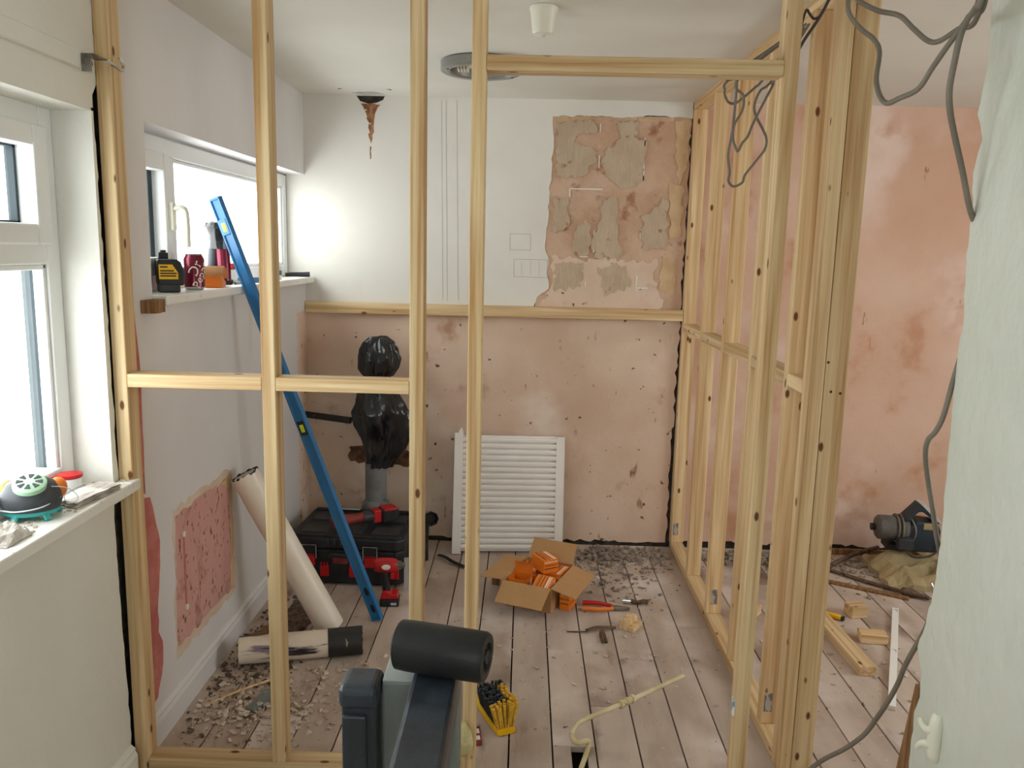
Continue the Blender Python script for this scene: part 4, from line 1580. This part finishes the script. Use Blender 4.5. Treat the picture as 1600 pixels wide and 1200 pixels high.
cable('grey cable hanging in a deep loop beside the end post', Z4([(868, -30), (872, 55), (920, 120), (975, 165), (998, 220), (985, 330), (1000, 400), (1030, 430), (1080, 410), (1160, 370), (1220, 280), (1290, 180), (1350, 100), (1400, 30), (1425, -30)], 1000, 0, 2.667), 2.16, 1.72, up='ab')
cable('grey cable swinging from the post top across to the right wall', Z4([(890, -25), (980, 40), (1080, 65), (1140, 120), (1200, 170), (1250, 170), (1330, 120), (1380, 108), (1410, 60), (1442, -25)], 1000, 0, 2.667), 2.18, 1.76, up='ab')
cable('grey cable dropping into the broken plaster edge of the right wall', Z4([(1420, -25), (1365, 80), (1335, 150), (1310, 260), (1290, 370), (1292, 460), (1310, 560), (1345, 720), (1370, 850), (1386, 905), (1402, 930)], 1000, 0, 2.667), 1.76, 1.885, r=.0066, up='a')
cable('grey cable bulging out of the right wall at mid height', [(1500, 560), (1488, 600), (1474, 650), (1462, 674), (1450, 688), (1446, 710), (1450, 750), (1458, 800), (1463, 835), (1470, 870)], 1.875, 1.91, r=.0062)
cable('thick grey cable trailing from the right wall down to the floor', [(1450, 975), (1440, 995), (1425, 1020), (1412, 1045), (1402, 1070), (1385, 1100), (1370, 1122), (1350, 1148), (1320, 1170), (1290, 1185), (1268, 1200), (1240, 1222)], 0, 0, r=.0066, fn=lambda t: 1.88 + .32 * t)
cable('thin grey cable loop with a sharp bottom under the door head', Z4([(490, 120), (545, 150), (530, 400), (515, 560), (510, 700), (545, 805), (565, 810), (600, 740), (650, 680), (700, 560), (780, 400), (890, 190), (900, 150)], 1060, 100, 6), 2.52, 2.50, r=.004, tie=True)
cable('thin grey cable hanging in the longest loop before the studs', Z4([(565, 140), (610, 300), (600, 430), (525, 570), (490, 720), (465, 860), (480, 1010), (470, 1100), (520, 1148), (600, 1110), (625, 1040), (720, 920), (810, 800), (825, 700), (790, 610), (725, 480), (715, 380), (770, 250), (880, 150)], 1060, 100, 6), 2.55, 2.54, r=.004, tie=True)
cable('short thin grey cable curling at the top of the second stud', Z4([(495, 130), (435, 250), (450, 330), (490, 370), (550, 360), (640, 290), (720, 220), (800, 140)], 1060, 100, 6), 2.62, 2.60, r=.004, tie=True)
cable('dark cable slanting behind the door post top', Z4([(700, -20), (640, 100), (560, 230), (470, 360), (400, 480)], 1180, 0, 6), 2.34, 2.40, r=.0045, m='cabledk')
cable('dark cable curling round the top plate beside the door post', Z4([(415, 390), (440, 220), (480, 95), (510, 130), (550, 175), (610, 150), (650, 90)], 1180, 0, 6), 2.38, 2.36, r=.0035, m='cabledk')

# ------------------------------------------------------------------ things on the near sill
ZS = .8852
rs = thing('respirator_mask', 'grey half mask respirator with pale green valve on the near sill', 'respirator', loc=(-1.158, 1.835, ZS), rot=(0, 0, R(20)))
bm = BM()
lathe(bm, [(.040, .018), (.060, .022), (.066, .040), (.063, .062), (.050, .084), (.030, .094), (.004, .098)], 32, fn=lambda p, a, i: V(p.x * 1.0, p.y * .85, p.z))
obj('face_piece', bm, M['maskgrey'], rs, smooth=True)
bm = BM()
vm = axes((.004, -.026, .084), (1, 0, 0), V(.05, -.42, 1))
lathe(bm, [(.036, -.004), (.036, .006), (.030, .010), (.004, .012)], 28, mtx=vm)
vv = obj('valve_cover', bm, M['mint'], rs, smooth=True)
for i in range(8):
    a = 2 * math.pi * i / 8
    bm = BM()
    c, s_ = math.cos(a), math.sin(a)
    prism(bm, [vm @ V(x * c - y * s_, x * s_ + y * c, .0085) for x, y in ((.012, -.002), (.027, -.006), (.027, .006), (.012, .002))], vm.to_3x3() @ V(0, 0, .0035))
    obj('valve_slot', bm, M['black'], vv)
for s_ in (-1, 1):
    bm = BM()
    ball(bm, (.052 * s_, .024, .060), .026, (.8, 1, 1))
    obj('filter_port', bm, M['handleorange'], rs, smooth=True)
bm = BM()
lathe(bm, [(.052, .010), (.060, .014), (.058, .026), (.050, .026)], 32, fn=lambda p, a, i: V(p.x, p.y * .85, p.z))
seal = obj('face_seal', bm, M['teal'], rs, smooth=True)
for a in (.6, 2.4, 4.2, 5.4):
    bm = BM()
    c, s_ = math.cos(a), math.sin(a) * .85
    tube(bm, [V(.052 * c, .052 * s_, .018), V(.060 * c, .060 * s_, .008), V(.064 * c, .064 * s_, .0015)], .009, 8, flat=.6)
    obj('seal_foot', bm, M['teal'], seal, smooth=True)
bm = BM()
tube(bm, [V(-.058, -.03, .028), V(-.02, -.056, .030), V(.03, -.052, .036), V(.062, -.01, .046)], .0035, 6, flat=.5)
obj('strap', bm, M['lightgrey'], rs, smooth=True)
bm = BM()
tube(bm, [V(.03, -.03, .08), V(.07, -.01, .070), V(.092, .0, .052), V(.098, -.004, .034), V(.08, -.01, .030), V(.07, -.006, .045), V(.09, .01, .060), V(.108, .02, .066)], .0012, 6)
obj('elastic_cord', bm, M['lightgrey'], rs, smooth=True)

tbp = thing('plastic_tub', 'small clear tub with a red lid near the window frame', 'tub', loc=(-1.178, 2.035, ZS))
bm = BM()
lathe(bm, [(.022, 0), (.026, .002), (.028, .042), (.025, .042), (.022, .006), (.004, .005)], 24)
obj('pot', bm, M['clear'], tbp, smooth=True)
bm = BM()
lathe(bm, [(.0285, .038), (.030, .040), (.030, .048), (.004, .050)], 24)
obj('lid', bm, M['red'], tbp, smooth=True)
bm = BM()
tube(bm, [V(-.02, -.02, .046), V(-.03, -.06, .048), V(-.03, -.10, .046)], .004, 6, flat=.6)
obj('lid_strap', bm, M['red'], tbp, smooth=True)


def crumple(name, label, cat, c, sx, sy, h, m, seed, layers=1, rot=0.0):
    bm = BM()
    n_ = 16
    for l in range(layers):
        g = []
        z0 = .0015 + l * h / layers
        for i in range(n_):
            row = []
            for j in range(n_):
                u, v = i / (n_ - 1) * 2 - 1, j / (n_ - 1) * 2 - 1
                q = Vector((u * 2.2 + seed + l * .13, v * 2.2, l * .5))
                rr = max(0, 1 - .55 * (abs(u) ** 3 + abs(v) ** 3))
                edge_n = 1 + .10 * noise.noise(q * 1.7)
                row.append(bm.verts.new((u * sx * edge_n, v * sy * edge_n, z0 + (h if layers == 1 else h * .35) * (rr * (.55 + .55 * noise.noise(q * 1.3)) + .12 * abs(noise.noise(q * 4))) * (1 if layers == 1 else .8) if True else 0)))
            g.append(row)
        for i in range(n_ - 1):
            for j in range(n_ - 1):
                bm.faces.new([g[i][j], g[i + 1][j], g[i + 1][j + 1], g[i][j + 1]])
        # underside so that the heap is a closed solid
        lowest = [[bm.verts.new((v.co.x, v.co.y, max(.0004, min(v.co.z - .0012, z0)))) for v in row] for row in g]
        for i in range(n_ - 1):
            for j in range(n_ - 1):
                bm.faces.new([lowest[i][j], lowest[i][j + 1], lowest[i + 1][j + 1], lowest[i + 1][j]])
        ring = [(i, 0) for i in range(n_)] + [(n_ - 1, j) for j in range(1, n_)] + [(i, n_ - 1) for i in range(n_ - 2, -1, -1)] + [(0, j) for j in range(n_ - 2, 0, -1)]
        for a, b in zip(ring, ring[1:] + ring[:1]):
            bm.faces.new([g[a[0]][a[1]], g[b[0]][b[1]], lowest[b[0]][b[1]], lowest[a[0]][a[1]]])
    return tag(obj(name, bm, m, None, loc=c, rot=(0, 0, rot)), label, cat)


crumple('torn_paper', 'torn layers of wallpaper lying at the far end of the near sill', 'paper', (-1.105, 1.985, ZS), .034, .085, .020, M['paper'], 3.1, 4, R(-8))
crumple('plaster_lump', 'whitish plaster lump at the left picture edge on the near sill', 'plaster', (-1.128, 1.675, ZS), .040, .048, .050, M['paper'], 9.4)

# ------------------------------------------------------------------ things on the far sill
Z2 = 1.3782
ls = thing('laser_level', 'black laser level with yellow label at the near end of the far sill', 'laser level', loc=(-1.128, 2.600, Z2), rot=(0, 0, R(28)))
bm = BM()
prism(bm, [V(x, -.045, z) for x, z in ((-.048, .022), (.030, .022), (.034, .060), (.022, .096), (.010, .104), (-.048, .104))], (0, .09, 0))
obj('body', bm, M['black'], ls, bevel=.006)
bm = BM()
box(bm, (-.046, -.043, 0), (.018, .043, .030))
obj('grey_base', bm, M['dkgrey'], ls, bevel=.005)
bm = BM()
prism(bm, [V(x, -.0462, z) for x, z in ((-.044, .042), (.012, .042), (.012, .062), (-.004, .088), (-.044, .088))], (0, .0015, 0))
lab_ = obj('yellow_label', bm, M['yellow'], ls)
bm = BM()
for z, x0, x1 in ((.078, -.040, -.018), (.066, -.040, .0), (.058, -.040, .008), (.050, -.040, .006)):
    box(bm, (x0, -.0468, z), (x1, -.0461, z + .0045))
obj('small_print', bm, M['print'], lab_)
bm = BM()
box(bm, (-.040, .010, .104), (-.010, .040, .124))
cyl(bm, V(-.025, .025, .124), V(-.025, .025, .132), .010, n=14)
obj('turret', bm, M['black'], ls, bevel=.003)

cn = thing('drink_can', 'maroon drinks can with white lettering beside the laser level', 'can', loc=(-1.116, 2.742, Z2))
bm = BM()
lathe(bm, [(.024, 0), (.0255, .002), (.033, .010), (.033, .103), (.0265, .116), (.0265, .119), (.024, .119), (.023, .115), (.003, .115)], 36)
can_ = obj('can_body', bm, M['cola'], cn, smooth=True)
bm = BM()
lathe(bm, [(.0268, .1165), (.0275, .119), (.0262, .1205), (.0235, .1195), (.0235, .117)], 36)
obj('rim', bm, M['alu'], cn, smooth=True)
bm = BM()
lathe(bm, [(.0250, .0005), (.0262, .001), (.0340, .0098), (.0332, .0104), (.026, .004)], 36)
obj('base_band', bm, M['alu'], cn, smooth=True)


def wrap(r_, a0, z0, tilt):
    ct_, st_ = math.cos(tilt), math.sin(tilt)

    def f(p):
        x, y = p.x * ct_ - p.y * st_, p.x * st_ + p.y * ct_
        a = a0 + x / r_
        rr = r_ + .0002 + max(0, p.z)
        return V(rr * math.cos(a), rr * math.sin(a), z0 + y)
    return f


obj('lettering', text_bm('Dr', .046, .0005, wrap(.0331, R(-62), .072, R(66))), M['printwhite'], can_)
obj('lettering', text_bm('Pepper', .038, .0005, wrap(.0331, R(-22), .058, R(66))), M['printwhite'], can_)

td = thing('orange_box', 'orange box with curled brown backing paper next to the can', 'box', loc=(-1.118, 2.925, Z2), rot=(0, 0, R(10)))
bm = BM()
prism(bm, [V(-.030, y, z) for y, z in ((-.045, 0), (.045, 0), (.045, .018), (-.045, .055))], (.06, 0, 0))
obj('orange_wedge', bm, M['orange'], td, bevel=.002)
bm = BM()
arc = [V(.0, -.055 + .120 * i / 12, .024 + .052 * math.sin(math.pi * (.12 + .85 * i / 12))) for i in range(13)]
for a, b in zip(arc, arc[1:]):
    v = [bm.verts.new(p) for p in (a + V(-.036, 0, 0), a + V(.036, 0, 0), b + V(.036, 0, 0), b + V(-.036, 0, 0))]
    bm.faces.new(v)
bmesh.ops.solidify(bm, geom=bm.faces[:], thickness=.002)
obj('curled_card', bm, M['card'], td)

dl = thing('cordless_drill', 'red and black drill standing on the far sill under a plastic bag', 'power tool', loc=(-1.166, 3.120, Z2), rot=(0, 0, R(-12)))
bm = BM()
box(bm, (-.028, -.036, 0), (.030, .036, .020))
obj('battery', bm, M['black'], dl, bevel=.005)
bm = BM()
tube(bm, [V(.012, 0, .015), V(.010, .002, .08), V(.004, .004, .15), V(.0, .004, .185)], .026, 16, flat=.9)
obj('red_housing', bm, M['cola'], dl, smooth=True)
bm = BM()
tube(bm, [V(-.030, -.01, .070), V(-.026, -.008, .12), V(-.02, -.006, .165)], .020, 14)
obj('chuck', bm, M['maskgrey'], dl, smooth=True)
bm = BM()
box(bm, (.034, .005, .058), (.048, .022, .082))
obj('switch', bm, M['red'], dl, bevel=.003)


def fnb(p, a, i):
    q = Vector((math.cos(a) * 1.8, math.sin(a) * 1.8, p.z * 30))
    return V(p.x * (1 + .22 * noise.noise(q)) - .006, p.y * (1 + .22 * noise.noise(q * 1.3)), p.z)


bm = BM()
lathe(bm, [(.034, .135), (.036, .16), (.038, .185), (.047, .20), (.050, .215), (.045, .232), (.026, .240), (.004, .238)], 32, fn=fnb)
obj('bag_wrap', bm, M['binbag'], dl, smooth=True)

bx = BM()
box(bx, (-.012, -.045, 0), (.012, .045, .022))
o = obj('blue_block', bx, M['blue'], None, loc=(-1.128, 3.315, Z2), rot=(0, 0, R(-35)), bevel=.003)
tag(o, 'small bright blue block on the far sill right of the drill', 'block')
bm = BM()
tube(bm, [V(-1.118, 3.13, Z2 + .006), V(-1.120, 3.19, Z2 + .007), V(-1.135, 3.25, Z2 + .006)], .006, 8)
tag(obj('steel_bit', bm, M['steel'], None, smooth=True), 'grey steel drill bit lying before the blue block', 'drill bit')
sb = thing('spray_bottle', 'white spray bottle with red cap half hidden behind the second stud', 'bottle', loc=(-1.120, 3.66, Z2))
bm = BM()
lathe(bm, [(.022, 0), (.024, .004), (.024, .062), (.012, .074), (.010, .082), (.004, .083)], 24)
obj('bottle', bm, M['clear'], sb, smooth=True)
bm = BM()
lathe(bm, [(.0125, .078), (.0135, .080), (.0135, .094), (.004, .097)], 18)
obj('cap', bm, M['red'], sb, smooth=True)
bm = BM()
lathe(bm, [(.0243, .020), (.0246, .021), (.0246, .040), (.0243, .041)], 24)
obj('blue_label', bm, M['blue'], sb, smooth=True)
kn = thing('hand_tool', 'black handled hand tool lying at the back end of the far sill', 'hand tool', loc=(-1.128, 4.02, Z2), rot=(0, 0, R(20)))
bm = BM()
tube(bm, [V(-.055, .0, .010), V(-.02, .002, .012), V(.03, .0, .012), V(.062, -.004, .013)], lambda t: .0095 + .003 * t, 12)
obj('grip', bm, M['black'], kn, smooth=True)
bm = BM()
box(bm, (-.070, -.004, .007), (-.050, .004, .012))
obj('ferrule', bm, M['yellow'], kn, bevel=.001)

# ------------------------------------------------------------------ right-hand room
def offcut(label, a, size, rz, cat='offcut', name='timber_offcut'):
    bm = BM()
    sx, sy, sz = size
    # grain along local z, so build upright and lay down
    box(bm, (-sx / 2, -sy / 2, -sz / 2), (sx / 2, sy / 2, sz / 2))
    o = obj(name, bm, M['pine'], None, bevel=.0025)
    o.matrix_world = Matrix.Translation(V(a[0], a[1], sx / 2)) @ Matrix.Rotation(R(rz), 4, 'Z') @ Matrix.Rotation(R(90), 4, 'Y')
    return tag(o, label, cat)


offcut('long pine length lying on the floor beyond the end post', (1.300, 3.125), (.038, .063, .60), 92)
offcut('cube like pine offcut nearest the orange handled knife', (1.472, 3.345), (.052, .063, .075), 12)
offcut('flat pine offcut beside the white trunking strip', (1.447, 3.110), (.038, .063, .105), -8)
offcut('small pine offcut lying behind the third stud of the stud wall', (1.000, 3.31), (.045, .063, .12), 50)
offcut('pale pine offcut lying by the back wall behind the door post', (1.30, 3.72), (.040, .063, .14), 20)
kf = thing('hand_tool', 'yellow orange handled tool with black end beside the cube offcut', 'hand tool', loc=(1.335, 3.335, 0), rot=(0, 0, R(-38)))
bm = BM()
box(bm, (-.06, -.011, .001), (.070, .011, .020))
obj('handle', bm, M['yellow'], kf, bevel=.005)
bm = BM()
box(bm, (.070, -.011, .001), (.084, .011, .020))
obj('end_cap', bm, M['black'], kf, bevel=.005)

tr = thing('trunking_strip', 'white plastic trunking strip with cut notches on the right room floor', 'trunking', loc=(1.300, 2.60, 0), rot=(0, 0, math.atan2(.80, .370)))
bm = BM()
box(bm, (0, -.013, .0), (.88, .013, .016))
obj('strip', bm, M['trim'], tr, bevel=.001)
for x in (.86, .45):
    bm = BM()
    box(bm, (x - .018, -.008, .0158), (x, -.006, .0168))
    box(bm, (x - .002, -.008, .0158), (x, .006, .0168))
    obj('cut_mark', bm, M['dkgrey'], tr)

ms = thing('bench_machine', 'dusty navy bench machine with grey motor on the sack in the corner', 'machine', loc=(1.93, 3.86, .125), rot=(0, 0, R(-6)))
bm = BM()
lathe(bm, [(.010, -.085), (.050, -.08), (.060, -.07), (.060, .06), (.052, .07), (.010, .072)], 24, mtx=axes((-.085, 0, .100), (0, 0, 1), (1, 0, 0)))
obj('motor', bm, M['machgrey'], ms, smooth=True)
bm = BM()
lathe(bm, [(.010, -.02), (.018, -.018), (.018, .0), (.010, .004)], 14, mtx=axes((-.172, 0, .100), (0, 0, 1), (1, 0, 0)))
obj('shaft_cap', bm, M['black'], ms, smooth=True)
bm = BM()
prism(bm, [V(x, -.06, z) for x, z in ((-.02, .0), (.10, .0), (.118, .05), (.118, .115), (.10, .15), (.0, .155), (-.03, .11))], (0, .12, 0))
obj('housing', bm, M['navy'], ms, bevel=.012, seg=3)
bm = BM()
prism(bm, [V(x, -.045, z) for x, z in ((-.055, .150), (.020, .236), (.034, .238), (.118, .152), (.112, .140), (.030, .200), (.010, .196), (-.025, .150))], (0, .09, 0))
hd = obj('guard_handle', bm, M['navy'], ms, bevel=.006)
bm = BM()
prism(bm, [V(x, -.047, z) for x, z in ((.018, .238), (.036, .240), (.121, .154), (.119, .140))], (0, .094, 0))
obj('guard_cover', bm, M['lightgrey'], hd, bevel=.002)
bm = BM()
box(bm, (-.085, -.098, .02), (-.015, -.05, .075))
obj('switch_box', bm, M['dkgrey'], ms, bevel=.006)
bm = BM()
box(bm, (-.12, -.05, 0), (.11, .05, .03))
obj('foot', bm, M['black'], ms, bevel=.004)
for k_, dx in enumerate((-.075, -.055, -.030)):
    bm = BM()
    tube(bm, [V(dx + (.03 if k_ == 2 else 0) * math.cos(a), -.066 * math.cos(a), .100 + .066 * math.sin(a)) for a in [2 * math.pi * i / 16 for i in range(17)]], .0045, 8, k=3)
    obj('wound_flex', bm, M['cable'], ms, smooth=True)
bm = BM()
tube(bm, [V(-.06, -.085, .03), V(-.02, -.11, -.005), V(.06, -.10, .0), V(.11, -.08, .03)], .005, 8)
obj('flex', bm, M['cabledk'], ms, smooth=True)
bm = BM()
box(bm, (.035, -.062, .118), (.095, -.058, .150))
obj('worn_plate', bm, M['sack'], ms, bevel=.001)

crumple('plaster_sack', 'dusty yellowish sack lying flat beneath the navy machine', 'sack', (1.99, 3.82, 0), .24, .21, .135, M['sack'], 5.7)
bm = BM()
tube(bm, [V(1.528, 3.845, .010), V(1.66, 3.70, .012), V(1.795, 3.575, .012)], .009, 8)
tag(obj('steel_bar', bm, M['rusty'], None, smooth=True), 'dark steel bar running from the stud wall to the broken tap', 'bar')
bm = BM()
tube(bm, [V(1.535, 3.86, .014), V(1.72, 3.99, .035), V(1.87, 4.06, .05)], .011, 8)
tag(obj('steel_bar', bm, M['rusty'], None, smooth=True), 'dark steel bar slanting up under the navy machine', 'bar')
bm = BM()
box(bm, (0, -.018, 0), (.36, .018, .010))
tag(obj('timber_lath', bm, M['oldwood'], None, loc=(1.475, 3.705, 0), rot=(0, 0, R(-30)), bevel=.002), 'flat tan timber lath lying along the steel bar', 'lath')
bm = BM()
box(bm, (0, -.012, 0), (.62, .012, .030))
tag(obj('timber_lath', bm, M['oldwood'], None, loc=(1.36, 4.085, .0), rot=(0, 0, R(-1.5)), bevel=.002), 'timber lath lying along the foot of the stripped pink wall', 'lath')
tf = thing('broken_tap', 'old tap with upright chrome lever at the end of the steel bar', 'tap', loc=(1.80, 3.565, 0), rot=(0, 0, R(-35)))
bm = BM()
lathe(bm, [(.008, -.03), (.018, -.025), (.020, .02), (.012, .045), (.009, .09), (.003, .092)], 14, mtx=axes((.0, 0, .019), (0, 0, 1), (1, 0, -.05)))
obj('tap_body', bm, M['rusty'], tf, smooth=True)
bm = BM()
tube(bm, [V(.085, 0, .014), V(.105, .005, .02), V(.10, .01, .06), V(.088, .012, .085)], .006, 8)
obj('lever', bm, M['chrome'], tf, smooth=True)

# ------------------------------------------------------------------ loose rubble
def chips(name, label, region, n_, smin, smax, m, seed, flat=.45, zmax=.0):
    """uncountable crumbs scattered over the boards, one object"""
    rg = random.Random(seed)
    bm = BM()
    for i in range(n_):
        x, y, dens = region(rg)
        s_ = smin + (smax - smin) * rg.random() ** 3
        z = s_ * flat * .5 + rg.random() * zmax * dens
        e = Euler((rg.uniform(-.5, .5), rg.uniform(-.5, .5), rg.uniform(0, 6.3))).to_matrix()
        vs = []
        for a in (-1, 1):
            for b in (-1, 1):
                for c in (-1, 1):
                    p = e @ V(a * s_ * rg.uniform(.35, .62), b * s_ * rg.uniform(.25, .5), c * s_ * flat * rg.uniform(.2, .5))
                    vs.append(bm.verts.new((x + p.x, y + p.y, max(.0008, z + p.z))))
        for f in ((0, 1, 3, 2), (4, 6, 7, 5), (0, 4, 5, 1), (2, 3, 7, 6), (0, 2, 6, 4), (1, 5, 7, 3)):
            bm.faces.new([vs[k] for k in f])
    o = stuff(obj(name, bm, m))
    o['label'] = label
    o['category'] = 'rubble'
    return o


def gauss(cx, cy, sx, sy, xl=-1.08, xh=3.2, yl=2.24, yh=4.08):
    def f(rg):
        while True:
            x, y = rg.gauss(cx, sx), rg.gauss(cy, sy)
            if xl < x < xh and yl < y < yh:
                return x, y, math.exp(-((x - cx) / sx) ** 2 - ((y - cy) / sy) ** 2)
    return f


chips('plaster_chips', 'pale plaster chips strewn behind the first bay of the partition', gauss(-.88, 2.50, .13, .13), 620, .004, .021, M['chips'], 1, zmax=.008)
chips('plaster_chips', 'pinkish plaster crumbs scattered right of the second stud', gauss(-.60, 2.60, .13, .16), 300, .004, .022, M['chips'], 2)
chips('dark_rubble', 'dark crumbled rubble along the left skirting under the pipes', gauss(-.98, 2.85, .09, .26), 560, .004, .021, M['chipsdark'], 3, zmax=.012)
chips('grey_rubble', 'grey mortar rubble heaped along the foot of the back wall', gauss(.45, 3.98, .22, .09, xl=.25, xh=.77), 520, .006, .030, M['chipsgrey'], 4, zmax=.014)
chips('grey_rubble', 'fine grey crumbs spread between the carton and the back wall', gauss(.42, 3.72, .16, .14, xl=.24, xh=.77), 300, .005, .022, M['chipsgrey'], 5)
chips('grey_rubble', 'mortar rubble behind the stud wall at the pink wall foot', gauss(1.15, 4.0, .18, .07, xl=.87, xh=1.75), 260, .008, .040, M['chipsgrey'], 6, zmax=.015)
chips('grey_rubble', 'crumbled mortar around the sack in the right room corner', gauss(1.75, 3.84, .14, .12, xl=1.3, xh=2.3), 200, .006, .028, M['chipsgrey'], 7)
chips('plaster_chips', 'sparse pale crumbs over the open floorboards', gauss(.30, 2.95, .40, .42, xl=-.45, xh=.78), 230, .004, .020, M['chips'], 8, flat=.3)
chips('plaster_chips', 'sparse pale crumbs on the right room floorboards', gauss(1.25, 3.0, .22, .35, xl=.88, xh=2.0), 140, .004, .020, M['chips'], 9, flat=.3)

rgs = random.Random(21)
bm = BM()
for i in range(70):
    x, y = rgs.uniform(-1.19, -1.07), rgs.uniform(1.62, 2.16)
    k_ = rgs.uniform(.0015, .006)
    e = Matrix.Translation(V(x, y, ZS + k_ * .35)) @ Euler((0, 0, rgs.uniform(0, 6))).to_matrix().to_4x4()
    box(bm, (-k_, -k_ * .6, -k_ * .3), (k_, k_ * .6, k_ * .3), e)
o = stuff(obj('plaster_crumbs', bm, M['chips']))
o['label'] = 'dusty plaster crumbs strewn along the near window sill'
o['category'] = 'rubble'
